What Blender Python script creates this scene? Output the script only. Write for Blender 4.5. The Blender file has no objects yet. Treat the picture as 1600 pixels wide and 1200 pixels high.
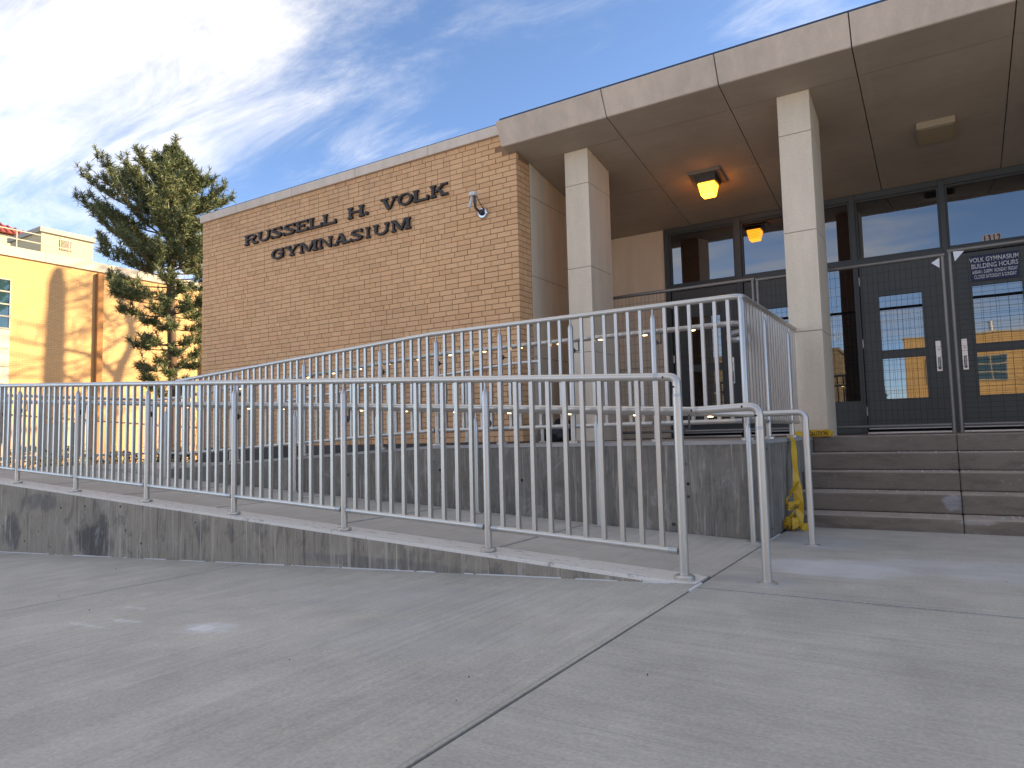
import bpy, bmesh, math, random
from mathutils import Vector, Matrix, Quaternion
random.seed(7)
R = math.radians
sc = bpy.context.scene
col = sc.collection

# ------------------------------------------------------------------ camera
cam_d = bpy.data.cameras.new('camera')
cam = bpy.data.objects.new('camera', cam_d)
col.objects.link(cam)
cam_d.sensor_fit = 'HORIZONTAL'
cam_d.sensor_width = 36.0
cam_d.lens = 36.0 * 1091.7147 / 1600.0
cam_d.clip_start = 0.05
cam_d.clip_end = 2000
yaw, pitch, roll = R(-32.02759), R(4.34172), R(-1.35713)
fwd = Vector((math.sin(yaw) * math.cos(pitch), math.cos(yaw) * math.cos(pitch), math.sin(pitch)))
rt = Vector((math.cos(yaw), -math.sin(yaw), 0))
up = rt.cross(fwd)
c_, s_ = math.cos(roll), math.sin(roll)
rt2 = c_ * rt + s_ * up
up2 = -s_ * rt + c_ * up
m3 = Matrix((rt2, up2, -fwd)).transposed()
cam.matrix_world = Matrix.Translation((0, 0, 0.78)) @ m3.to_4x4()
sc.camera = cam

# ------------------------------------------------------------------ light
SUN_AZ, SUN_EL = R(50), R(20)          # azimuth from +Y towards +X
SKY_STRENGTH = 0.15
CLOUD_STRENGTH = 0.60
SUN_STRENGTH = 4.8
sc.view_settings.view_transform = 'Standard'
sc.view_settings.look = 'None'
sc.view_settings.exposure = 1.62
sc.view_settings.gamma = 1.0
sc.view_settings.use_curve_mapping = False
SUN = Vector((math.sin(SUN_AZ) * math.cos(SUN_EL), math.cos(SUN_AZ) * math.cos(SUN_EL), math.sin(SUN_EL)))
sd = bpy.data.lights.new('sun', 'SUN')
sd.energy = SUN_STRENGTH
sd.angle = R(0.55)
sd.color = (1.0, 0.765, 0.45)
so = bpy.data.objects.new('sun', sd)
col.objects.link(so)
so.rotation_euler = SUN.to_track_quat('Z', 'Y').to_euler()

world = bpy.data.worlds.new('World')
sc.world = world
world.use_nodes = True


class NT:
    """small helper for node trees"""
    def __init__(s, tree):
        s.t = tree
        s.n = tree.nodes
        s.l = tree.links

    def node(s, typ, **kw):
        nd = s.n.new(typ)
        for k, v in kw.items():
            setattr(nd, k, v)
        return nd

    def put(s, sock, v):
        if hasattr(v, 'is_output') or isinstance(v, bpy.types.NodeSocket):
            s.l.new(v, sock)
        else:
            sock.default_value = v

    def math(s, op, a, b=0.0, c=None, clamp=False):
        nd = s.node('ShaderNodeMath', operation=op, use_clamp=clamp)
        s.put(nd.inputs[0], a)
        s.put(nd.inputs[1], b)
        if c is not None:
            s.put(nd.inputs[2], c)
        return nd.outputs[0]

    def vmath(s, op, a, b=(0, 0, 0)):
        nd = s.node('ShaderNodeVectorMath', operation=op)
        s.put(nd.inputs[0], a)
        s.put(nd.inputs[1], b)
        return nd.outputs['Vector'] if op not in ('LENGTH', 'DOT_PRODUCT', 'DISTANCE') else nd.outputs['Value']

    def noise(s, vec, scale=1.0, detail=3.0, rough=0.55, dist=0.0):
        nd = s.node('ShaderNodeTexNoise')
        s.l.new(vec, nd.inputs['Vector'])
        nd.inputs['Scale'].default_value = scale
        nd.inputs['Detail'].default_value = detail
        nd.inputs['Roughness'].default_value = rough
        nd.inputs['Distortion'].default_value = dist
        return nd.outputs['Fac']

    def ramp(s, v, lo, hi, a=0.0, b=1.0):
        nd = s.node('ShaderNodeMapRange', interpolation_type='SMOOTHSTEP')
        s.put(nd.inputs[0], v)
        nd.inputs[1].default_value = lo
        nd.inputs[2].default_value = hi
        nd.inputs[3].default_value = a
        nd.inputs[4].default_value = b
        return nd.outputs[0]

    def mix(s, f, a, b, blend='MIX'):
        nd = s.node('ShaderNodeMix', data_type='RGBA', blend_type=blend)
        s.put(nd.inputs[0], f)
        s.put(nd.inputs[6], a)
        s.put(nd.inputs[7], b)
        return nd.outputs[2]


wt = NT(world.node_tree)
wt.n.clear()
wo = wt.node('ShaderNodeOutputWorld')
sky = wt.node('ShaderNodeTexSky', sky_type='NISHITA')
sky.sun_disc = False
sky.sun_elevation = SUN_EL
sky.sun_rotation = SUN_AZ
sky.altitude = 1400
sky.air_density = 0.60
sky.dust_density = 0.08
sky.ozone_density = 4.0
bg1 = wt.node('ShaderNodeBackground')
bg1.inputs['Strength'].default_value = SKY_STRENGTH
tint = wt.node('ShaderNodeMix', data_type='RGBA', blend_type='MULTIPLY')
tint.inputs[0].default_value = 1.0
tint.inputs[7].default_value = (1.19, 1.0, 0.84, 1)      # daylight balance of the photograph
wt.l.new(sky.outputs[0], tint.inputs[6])
wt.l.new(tint.outputs[2], bg1.inputs['Color'])
bg2 = wt.node('ShaderNodeBackground')
bg2.inputs['Color'].default_value = (1.0, 0.93, 0.82, 1)
bg2.inputs['Strength'].default_value = CLOUD_STRENGTH
tc = wt.node('ShaderNodeTexCoord')
sep = wt.node('ShaderNodeSeparateXYZ')
wt.l.new(tc.outputs['Generated'], sep.inputs[0])
zz = wt.math('ADD', wt.math('MAXIMUM', sep.outputs[2], 0.0), 0.12)
uu = wt.math('DIVIDE', sep.outputs[0], zz)
vv = wt.math('DIVIDE', sep.outputs[1], zz)
cmb = wt.node('ShaderNodeCombineXYZ')
wt.l.new(uu, cmb.inputs[0])
wt.l.new(vv, cmb.inputs[1])
mp = wt.node('ShaderNodeMapping')
mp.inputs['Rotation'].default_value = (0, 0, R(20))
mp.inputs['Location'].default_value = (15.4, 4.6, 0)
mp.inputs['Scale'].default_value = (0.42, 1.25, 1)
wt.l.new(cmb.outputs[0], mp.inputs['Vector'])
mb = wt.node('ShaderNodeMapping')
mb.inputs['Location'].default_value = (20.42, 15.62, 2.0)
wt.l.new(cmb.outputs[0], mb.inputs['Vector'])
n_w = wt.noise(mp.outputs[0], 1.5, 10, 0.60, 0.7)
n_f = wt.noise(mp.outputs[0], 4.2, 9, 0.68, 0.6)
n_big = wt.noise(mb.outputs[0], 0.75, 2, 0.5, 0.0)
dens = wt.math('ADD', wt.math('MULTIPLY', n_w, 0.70), wt.math('MULTIPLY', n_f, 0.80))
dens = wt.math('ADD', dens, wt.math('MULTIPLY', wt.math('SUBTRACT', n_big, 0.5), 1.5))
fac = wt.ramp(dens, 0.56, 1.34, 0.0, 0.97)
mxs = wt.node('ShaderNodeMixShader')
wt.l.new(fac, mxs.inputs[0])
wt.l.new(bg1.outputs[0], mxs.inputs[1])
wt.l.new(bg2.outputs[0], mxs.inputs[2])
wt.l.new(mxs.outputs[0], wo.inputs['Surface'])


# ------------------------------------------------------------------ materials
def pmat(name, color, rough=0.7, metal=0.0, var=(), bump=(), stains=(), spec=None, extra=None, coat=0.0):
    """var: (scale3, amount, detail) multiplies the colour; bump: (scale3, strength); stains: (centre, radii, colour, amount, warp)"""
    m = bpy.data.materials.new(name)
    m.use_nodes = True
    t = NT(m.node_tree)
    b = t.n['Principled BSDF']
    b.inputs['Roughness'].default_value = rough
    b.inputs['Metallic'].default_value = metal
    if spec is not None:
        b.inputs['Specular IOR Level'].default_value = spec
    if coat:
        b.inputs['Coat Weight'].default_value = coat
    geo = t.node('ShaderNodeNewGeometry')
    pos = geo.outputs['Position']
    c = None
    rgb = t.node('ShaderNodeRGB')
    rgb.outputs[0].default_value = (*color, 1)
    c = rgb.outputs[0]
    if var:
        f = None
        for sc3, amt, det in var:
            n = t.noise(t.vmath('MULTIPLY', pos, sc3), 1.0, det, 0.6)
            k = t.math('MULTIPLY_ADD', t.math('SUBTRACT', n, 0.5), 4.0 * amt, 0.0)
            f = k if f is None else t.math('ADD', f, k)
        f = t.math('ADD', f, 1.0)
        hv = t.node('ShaderNodeHueSaturation')
        t.l.new(c, hv.inputs['Color'])
        t.l.new(f, hv.inputs['Value'])
        c = hv.outputs[0]
    for (ctr, rad, colr, amt, warp) in stains:
        wv = t.node('ShaderNodeTexNoise')
        t.l.new(pos, wv.inputs['Vector'])
        wv.inputs['Scale'].default_value = 1.5 / max(0.15, sorted(rad)[1])
        wv.inputs['Detail'].default_value = 7
        wv.inputs['Roughness'].default_value = 0.68
        off = t.vmath('MULTIPLY', t.vmath('SUBTRACT', wv.outputs['Color'], (0.5, 0.5, 0.5)), tuple(warp * 3.4 * r for r in rad))
        d = t.vmath('DIVIDE', t.vmath('SUBTRACT', t.vmath('ADD', pos, off), ctr), rad)
        ln = t.vmath('LENGTH', d)
        msk = t.ramp(ln, 0.62, 1.10, amt, 0.0)
        c = t.mix(msk, c, (*colr, 1))
    if extra:
        c = extra(t, pos, c)
    t.l.new(c, b.inputs['Base Color'])
    prev = None
    for sc3, st in bump:
        n = t.noise(t.vmath('MULTIPLY', pos, sc3), 1.0, 4, 0.6)
        bp = t.node('ShaderNodeBump')
        bp.inputs['Strength'].default_value = st
        bp.inputs['Distance'].default_value = 0.01
        t.l.new(n, bp.inputs['Height'])
        if prev is not None:
            t.l.new(prev, bp.inputs['Normal'])
        prev = bp.outputs[0]
    if prev is not None:
        t.l.new(prev, b.inputs['Normal'])
    return m


def brick_mat(name, islands):
    m = bpy.data.materials.new(name)
    m.use_nodes = True
    t = NT(m.node_tree)
    b = t.n['Principled BSDF']
    b.inputs['Roughness'].default_value = 0.85
    b.inputs['Specular IOR Level'].default_value = 0.25
    geo = t.node('ShaderNodeNewGeometry')
    pos = geo.outputs['Position']
    if islands:
        rnd = geo.outputs['Random Per Island']
    else:
        oi = t.node('ShaderNodeObjectInfo')
        wn = t.node('ShaderNodeTexWhiteNoise')
        t.l.new(oi.outputs['Location'], wn.inputs['Vector'])
        rnd = wn.outputs['Value']
    cr = t.node('ShaderNodeValToRGB')
    t.l.new(rnd, cr.inputs[0])
    e = cr.color_ramp.elements
    e[0].position = 0.0
    e[0].color = (0.627, 0.371, 0.191, 1)
    e[1].position = 1.0
    e[1].color = (0.719, 0.442, 0.236, 1)
    for p, cc in ((0.12, (0.659, 0.392, 0.203, 1)), (0.35, (0.698, 0.418, 0.218, 1)), (0.7, (0.736, 0.449, 0.238, 1)), (0.9, (0.692, 0.400, 0.211, 1))):
        x = e.new(p)
        x.color = cc
    n1 = t.noise(t.vmath('MULTIPLY', pos, (14, 14, 40)), 1, 3, 0.6)
    n2 = t.noise(pos, 0.9, 3, 0.6)
    n3 = t.noise(t.vmath('MULTIPLY', pos, (90, 90, 90)), 1, 2, 0.5)
    f = t.math('ADD', t.math('MULTIPLY', n1, 0.26), t.math('ADD', t.math('MULTIPLY', n2, 0.22), t.math('MULTIPLY_ADD', n3, 0.14, 0.69)))
    hv = t.node('ShaderNodeHueSaturation')
    t.l.new(cr.outputs[0], hv.inputs['Color'])
    t.l.new(f, hv.inputs['Value'])
    spz = t.node('ShaderNodeSeparateXYZ')
    t.l.new(pos, spz.inputs[0])
    nst = t.noise(t.vmath('MULTIPLY', pos, (3.5, 3.5, 0.55)), 1, 5, 0.65)
    stn = t.math('MULTIPLY', t.ramp(spz.outputs[2], 3.7, 4.5), t.ramp(nst, 0.42, 0.60, 0.03, 0.22))
    low = t.math('MULTIPLY', t.ramp(spz.outputs[2], 0.75, 1.5, 1, 0), t.ramp(nst, 0.40, 0.60, 0.03, 0.2))
    cst = t.mix(t.math('MAXIMUM', stn, low), hv.outputs[0], (0.30, 0.195, 0.12, 1))
    t.l.new(cst, b.inputs['Base Color'])
    bp = t.node('ShaderNodeBump')
    bp.inputs['Strength'].default_value = 0.25
    bp.inputs['Distance'].default_value = 0.004
    t.l.new(n3, bp.inputs['Height'])
    t.l.new(bp.outputs[0], b.inputs['Normal'])
    return m


def far_brick_mat(name, c1, c2, mortar, axis):
    """brick too far off to tell the bricks apart"""
    m = bpy.data.materials.new(name)
    m.use_nodes = True
    t = NT(m.node_tree)
    b = t.n['Principled BSDF']
    b.inputs['Roughness'].default_value = 0.85
    geo = t.node('ShaderNodeNewGeometry')
    sp = t.node('ShaderNodeSeparateXYZ')
    t.l.new(geo.outputs['Position'], sp.inputs[0])
    cb = t.node('ShaderNodeCombineXYZ')
    t.l.new(sp.outputs[axis], cb.inputs[0])
    t.l.new(sp.outputs[2], cb.inputs[1])
    bt = t.node('ShaderNodeTexBrick')
    t.l.new(cb.outputs[0], bt.inputs['Vector'])
    bt.inputs['Color1'].default_value = (*c1, 1)
    bt.inputs['Color2'].default_value = (*c2, 1)
    bt.inputs['Mortar'].default_value = (*mortar, 1)
    bt.inputs['Scale'].default_value = 1.0
    bt.inputs['Brick Width'].default_value = 0.205
    bt.inputs['Row Height'].default_value = 0.069
    bt.inputs['Mortar Size'].default_value = 0.008
    n2 = t.noise(geo.outputs['Position'], 0.7, 4, 0.6)
    hv = t.node('ShaderNodeHueSaturation')
    t.l.new(bt.outputs['Color'], hv.inputs['Color'])
    t.l.new(t.math('MULTIPLY_ADD', n2, 0.4, 0.8), hv.inputs['Value'])
    t.l.new(hv.outputs[0], b.inputs['Base Color'])
    return m


def emit_mat(name, color, strength, grid=False):
    m = bpy.data.materials.new(name)
    m.use_nodes = True
    t = NT(m.node_tree)
    b = t.n['Principled BSDF']
    b.inputs['Base Color'].default_value = (*color, 1)
    b.inputs['Emission Color'].default_value = (*color, 1)
    b.inputs['Emission Strength'].default_value = strength
    b.inputs['Roughness'].default_value = 0.3
    return m


def glass_mat(name, f0_ior=2.4, base=(0.006, 0.007, 0.009), tint=(1, 1, 1), wav=0.02):
    m = bpy.data.materials.new(name)
    m.use_nodes = True
    t = NT(m.node_tree)
    b = t.n['Principled BSDF']
    b.inputs['Base Color'].default_value = (*base, 1)
    b.inputs['Roughness'].default_value = 0.015
    b.inputs['IOR'].default_value = f0_ior
    b.inputs['Specular Tint'].default_value = (*tint, 1)
    geo = t.node('ShaderNodeNewGeometry')
    n = t.noise(geo.outputs['Position'], 2.5, 1, 0.5)
    bp = t.node('ShaderNodeBump')
    bp.inputs['Strength'].default_value = wav
    bp.inputs['Distance'].default_value = 0.02
    t.l.new(n, bp.inputs['Height'])
    t.l.new(bp.outputs[0], b.inputs['Normal'])
    return m


def form_lines(t, pos, c):
    """board-formed concrete: vertical runs of pale and dark laitance"""
    n = t.noise(t.vmath('MULTIPLY', pos, (24, 24, 1.0)), 1, 6, 0.7, 0.6)
    n2 = t.noise(t.vmath('MULTIPLY', pos, (75, 75, 2.2)), 1, 4, 0.7)
    big = t.noise(t.vmath('MULTIPLY', pos, (1.3, 1.3, 0.9)), 1, 4, 0.65)
    mid = t.noise(t.vmath('MULTIPLY', pos, (5.5, 5.5, 3.5)), 1, 5, 0.7, 0.8)
    c = t.mix(t.ramp(mid, 0.51, 0.64, 0, 0.65), c, (0.13, 0.118, 0.105, 1))
    c = t.mix(t.ramp(mid, 0.32, 0.46, 0.60, 0), c, (0.36, 0.34, 0.31, 1))
    pale = t.math('MULTIPLY', t.ramp(n, 0.52, 0.66), t.ramp(big, 0.40, 0.58, 0.25, 0.85))
    c = t.mix(pale, c, (0.45, 0.415, 0.355, 1))
    dk = t.math('MULTIPLY', t.ramp(n2, 0.52, 0.66), 0.55)
    c = t.mix(dk, c, (0.085, 0.077, 0.07, 1))
    drip = t.math('MULTIPLY', t.ramp(n, 0.30, 0.44, 1, 0), t.ramp(big, 0.42, 0.60, 0.9, 0.15))
    c = t.mix(drip, c, (0.07, 0.064, 0.06, 1))
    holes = t.node('ShaderNodeTexVoronoi')
    t.l.new(t.vmath('MULTIPLY', pos, (4.2, 4.2, 5.5)), holes.inputs['Vector'])
    holes.inputs['Scale'].default_value = 1.0
    hm = t.ramp(t.math('ADD', holes.outputs['Distance'], t.math('MULTIPLY', n2, 0.16)), 0.125, 0.165, 0.9, 0.0)
    return t.mix(hm, c, (0.03, 0.028, 0.026, 1))


def broom(axis):
    s3 = (0.9, 120, 1) if axis == 0 else (120, 0.9, 1)
    s4 = (0.5, 28, 1) if axis == 0 else (28, 0.5, 1)
    def f(t, pos, c):
        n = t.noise(t.vmath('MULTIPLY', pos, s3), 1, 3, 0.7)
        n2 = t.noise(t.vmath('MULTIPLY', pos, s4), 1, 4, 0.6)
        n3 = t.noise(t.vmath('MULTIPLY', pos, (2.2, 2.2, 2.2)), 1, 6, 0.7, 0.5)
        k = t.math('ADD', t.math('MULTIPLY', n, 0.34), t.math('ADD', t.math('MULTIPLY', n3, 0.55), t.math('MULTIPLY_ADD', n2, 0.38, 0.365)))
        hv = t.node('ShaderNodeHueSaturation')
        t.l.new(c, hv.inputs['Color'])
        t.l.new(k, hv.inputs['Value'])
        sp = t.noise(t.vmath('MULTIPLY', pos, (70, 70, 70)), 1, 3, 0.6)
        c2 = t.mix(t.ramp(sp, 0.62, 0.74, 0, 0.22), hv.outputs[0], (0.62, 0.62, 0.61, 1))
        return t.mix(t.ramp(sp, 0.26, 0.36, 0.22, 0.0), c2, (0.16, 0.155, 0.15, 1))
    return f


SLABC = (0.44, 0.425, 0.41)
chalk = [((-3.02, 2.08, -0.08), (0.20, 0.10, 0.3), (0.66, 0.66, 0.67), 0.30, 0.75),
         ((-3.05, 2.07, -0.08), (0.09, 0.05, 0.3), (0.74, 0.74, 0.75), 0.35, 0.7),
         ((-3.62, 2.03, -0.1), (0.16, 0.03, 0.3), (0.66, 0.66, 0.67), 0.30, 0.8),
         ((-3.9, 2.25, -0.1), (0.12, 0.025, 0.3), (0.66, 0.66, 0.67), 0.28, 0.8),
         ((-3.75, 1.9, -0.1), (0.2, 0.025, 0.3), (0.66, 0.66, 0.67), 0.28, 0.8),
         ((-2.6, 2.9, -0.05), (1.1, 0.35, 0.3), (0.37, 0.35, 0.34), 0.35, 0.5),
         ((-1.9, 2.3, -0.05), (0.6, 0.35, 0.3), (0.38, 0.36, 0.35), 0.3, 0.5)]
M = {}
M['slab_a'] = pmat('pavement concrete left', (0.425, 0.390, 0.332), 0.85, var=(((0.8, 0.8, 0.8), 0.13, 4), ((4, 4, 4), 0.09, 5), ((75, 75, 75), 0.16, 3)), bump=(((130, 3, 3), 0.25),), stains=chalk, extra=broom(1))
M['slab_b'] = pmat('pavement concrete right', (0.405, 0.372, 0.320), 0.85, var=(((0.8, 1.6, 0.8), 0.10, 4), ((4, 4, 4), 0.09, 5), ((75, 75, 75), 0.16, 3)), bump=(((3, 130, 3), 0.25),),
                   stains=[((-0.62, 4.35, 0), (0.42, 0.30, 0.3), (0.52, 0.52, 0.53), 0.55, 0.35), ((0.3, 4.6, 0), (0.9, 0.35, 0.3), (0.50, 0.50, 0.51), 0.4, 0.4),
                           ((-0.9, 3.85, 0), (0.25, 0.16, 0.3), (0.34, 0.335, 0.33), 0.5, 0.3), ((-0.8, 5.3, 0), (0.3, 0.35, 0.3), (0.35, 0.36, 0.37), 0.5, 0.3)], extra=broom(0))
M['ramp'] = pmat('ramp concrete', (0.44, 0.40, 0.345), 0.85, var=(((0.8, 0.8, 0.8), 0.10, 4), ((5, 5, 5), 0.05, 4)), bump=(((60, 60, 60), 0.2),), extra=broom(1))
M['joint'] = pmat('dark joint', (0.05, 0.047, 0.043), 0.95)
wallst = [((-7.02, 3.55, -0.13), (0.36, 0.5, 0.20), (0.066, 0.062, 0.06), 0.9, 0.40), ((-6.86, 3.55, 0.04), (0.12, 0.5, 0.14), (0.07, 0.066, 0.063), 0.8, 0.45),
          ((-8.7, 3.55, -0.12), (0.22, 0.5, 0.22), (0.085, 0.08, 0.076), 0.8, 0.5), ((-5.36, 3.55, 0.05), (0.05, 0.5, 0.13), (0.085, 0.08, 0.078), 0.75, 0.5),
          ((-8.1, 3.55, 0.22), (0.5, 0.5, 0.10), (0.12, 0.113, 0.107), 0.6, 0.55), ((-3.3, 3.55, -0.06), (1.0, 0.5, 0.05), (0.13, 0.124, 0.118), 0.5, 0.5)]
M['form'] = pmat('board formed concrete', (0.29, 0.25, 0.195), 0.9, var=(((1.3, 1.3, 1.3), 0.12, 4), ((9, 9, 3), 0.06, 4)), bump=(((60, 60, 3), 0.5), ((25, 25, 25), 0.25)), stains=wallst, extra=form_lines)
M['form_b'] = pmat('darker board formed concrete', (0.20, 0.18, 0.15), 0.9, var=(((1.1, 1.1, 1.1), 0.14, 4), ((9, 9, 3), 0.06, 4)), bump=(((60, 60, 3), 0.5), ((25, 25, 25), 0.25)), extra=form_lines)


def worn(t, pos, c):
    n = t.noise(t.vmath('MULTIPLY', pos, (9, 26, 9)), 1, 6, 0.7)
    c = t.mix(t.ramp(n, 0.55, 0.66, 0, 0.85), c, (0.30, 0.285, 0.27, 1))
    n2 = t.noise(t.vmath('MULTIPLY', pos, (40, 60, 40)), 1, 3, 0.7)
    return t.mix(t.ramp(n2, 0.62, 0.7, 0, 0.6), c, (0.16, 0.15, 0.14, 1))


M['curb'] = pmat('worn pale curb', (0.68, 0.625, 0.55), 0.9, bump=(((40, 40, 40), 0.4),), extra=worn)
M['curb_b'] = pmat('weathered wall top', (0.31, 0.29, 0.27), 0.9, var=(((3, 3, 3), 0.15, 4),), bump=(((40, 40, 40), 0.4),), extra=worn)
M['caulk'] = pmat('pale sealant', (0.62, 0.61, 0.60), 0.8)


def step_dirt_toplight(t, pos, c):
    n = t.noise(t.vmath('MULTIPLY', pos, (1.8, 2.2, 7)), 1, 6, 0.72, 0.6)
    c = t.mix(t.ramp(n, 0.46, 0.66, 0, 0.75), c, (0.125, 0.10, 0.08, 1))
    c = t.mix(t.ramp(n, 0.28, 0.42, 0.5, 0), c, (0.29, 0.25, 0.22, 1))
    # upward faces mixed paler: sky light on the treads painted into the colour
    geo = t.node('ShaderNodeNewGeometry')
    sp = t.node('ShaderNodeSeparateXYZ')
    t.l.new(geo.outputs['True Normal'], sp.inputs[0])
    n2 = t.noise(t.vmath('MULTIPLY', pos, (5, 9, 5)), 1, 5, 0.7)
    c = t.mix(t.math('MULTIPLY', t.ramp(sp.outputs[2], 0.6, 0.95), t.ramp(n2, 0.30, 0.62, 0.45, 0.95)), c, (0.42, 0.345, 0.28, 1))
    n3 = t.noise(t.vmath('MULTIPLY', pos, (24, 24, 24)), 1, 4, 0.7)
    return t.mix(t.ramp(n3, 0.62, 0.72, 0, 0.5), c, (0.36, 0.33, 0.30, 1))


M['step'] = pmat('old brown concrete', (0.20, 0.165, 0.13), 0.9, var=(((2, 2, 2), 0.15, 4),), bump=(((45, 45, 45), 0.6),), extra=step_dirt_toplight,
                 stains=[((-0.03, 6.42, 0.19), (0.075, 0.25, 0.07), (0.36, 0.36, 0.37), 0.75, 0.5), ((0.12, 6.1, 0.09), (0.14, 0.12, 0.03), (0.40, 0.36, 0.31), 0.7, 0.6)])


def seams(t, pos, c):
    sp = t.node('ShaderNodeSeparateXYZ')
    t.l.new(pos, sp.inputs[0])
    u = t.math('FRACT', t.math('DIVIDE', t.math('ADD', sp.outputs[0], 3.053 + 12.45 - 0.02), 1.245))
    n = t.noise(t.vmath('MULTIPLY', pos, (9, 2.2, 1)), 1, 5, 0.7)
    a = t.math('MULTIPLY', t.ramp(u, 0.02, 0.10, 1, 0), t.ramp(n, 0.47, 0.60, 0, 0.62))
    a2 = t.math('MULTIPLY', t.ramp(u, 0.955, 0.99, 0, 1), t.ramp(n, 0.40, 0.55, 0.55, 0))
    a = t.math('MAXIMUM', a, a2)
    return t.mix(a, c, (0.42, 0.37, 0.32, 1))


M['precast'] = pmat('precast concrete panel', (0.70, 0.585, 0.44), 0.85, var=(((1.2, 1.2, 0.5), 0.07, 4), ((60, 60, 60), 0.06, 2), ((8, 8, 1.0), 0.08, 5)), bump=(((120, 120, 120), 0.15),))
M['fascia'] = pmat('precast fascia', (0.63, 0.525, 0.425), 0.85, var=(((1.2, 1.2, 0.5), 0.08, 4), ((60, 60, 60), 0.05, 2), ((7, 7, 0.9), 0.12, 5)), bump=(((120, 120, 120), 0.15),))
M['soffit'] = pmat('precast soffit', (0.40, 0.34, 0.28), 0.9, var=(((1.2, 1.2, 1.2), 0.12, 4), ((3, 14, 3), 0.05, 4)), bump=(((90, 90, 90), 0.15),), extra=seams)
M['jointp'] = pmat('panel joint', (0.06, 0.052, 0.046), 0.95)
M['flash'] = pmat('dark blue roof flashing', (0.035, 0.05, 0.085), 0.5, 0.4)
M['brick'] = brick_mat('tan brick', False)
M['brick_f'] = brick_mat('tan brick field', True)
M['mortar'] = pmat('brown mortar', (0.27, 0.16, 0.088), 0.95, var=(((8, 8, 8), 0.12, 3),))
M['found'] = pmat('foundation concrete', (0.085, 0.080, 0.077), 0.95, var=(((1.5, 1.5, 1.5), 0.15, 4),), bump=(((40, 40, 40), 0.3),))
M['alu'] = pmat('satin aluminium tube', (0.55, 0.527, 0.49), 0.36, 0.75, var=(((3, 3, 3), 0.04, 3),), bump=(((160, 160, 160), 0.04),))
M['alu_dark'] = pmat('coupling metal', (0.42, 0.43, 0.44), 0.4, 0.7)
M['hole'] = pmat('screw hole', (0.012, 0.012, 0.012), 0.8)
M['bracket'] = pmat('dark cast bracket', (0.10, 0.10, 0.10), 0.45, 0.6)
M['led'] = emit_mat('warm handrail light', (1.0, 0.62, 0.25), 3.2)
M['frame'] = pmat('dark grey green frame paint', (0.044, 0.050, 0.050), 0.45, 0.0, var=(((3, 3, 3), 0.08, 3),))
M['door'] = pmat('dark grey door paint', (0.068, 0.074, 0.070), 0.5, 0.0, var=(((1.5, 1.5, 1.5), 0.12, 4),))
M['glass'] = glass_mat('reflective pane')
M['steel'] = pmat('brushed steel', (0.60, 0.58, 0.55), 0.35, 0.9, var=(((30, 30, 3), 0.06, 3),))
M['pipe'] = pmat('galvanised fence pipe', (0.24, 0.225, 0.205), 0.5, 0.6, var=(((6, 6, 6), 0.12, 4),))
M['wire'] = pmat('dark fence wire', (0.045, 0.043, 0.042), 0.5, 0.5)
M['letter'] = pmat('dark bronze letter', (0.030, 0.022, 0.018), 0.5, 0.35, var=(((9, 9, 9), 0.2, 3),))
M['navy'] = pmat('navy sign board', (0.014, 0.024, 0.085), 0.5)
M['white'] = pmat('white paint', (0.78, 0.78, 0.78), 0.6)
M['black'] = pmat('black ink', (0.010, 0.010, 0.010), 0.6)
M['number'] = pmat('dark brown numeral', (0.028, 0.014, 0.009), 0.6)
M['number_back'] = pmat('beige numeral backing', (0.62, 0.50, 0.42), 0.7)
M['paper'] = pmat('white paper', (0.80, 0.82, 0.85), 0.8)
M['tape'] = pmat('yellow plastic tape', (0.62, 0.38, 0.022), 0.42, var=(((12, 12, 12), 0.12, 3),))
M['bag'] = pmat('black plastic bag', (0.012, 0.014, 0.018), 0.32, bump=(((25, 25, 25), 0.8),))
M['bronze'] = pmat('lamp housing', (0.055, 0.042, 0.033), 0.5, 0.3)
M['plate'] = pmat('lamp back plate', (0.20, 0.17, 0.14), 0.6)
M['lens'] = emit_mat('amber lamp lens', (1.0, 0.36, 0.022), 3.6)
M['box_l'] = pmat('beige metal fixture', (0.36, 0.29, 0.19), 0.6)
M['cam_w'] = pmat('white camera body', (0.62, 0.60, 0.57), 0.4)
M['cam_d'] = pmat('dark camera arm', (0.05, 0.05, 0.055), 0.35, 0.5)
M['cam_s'] = pmat('shiny camera dome ring', (0.55, 0.55, 0.56), 0.15, 0.9)


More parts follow.
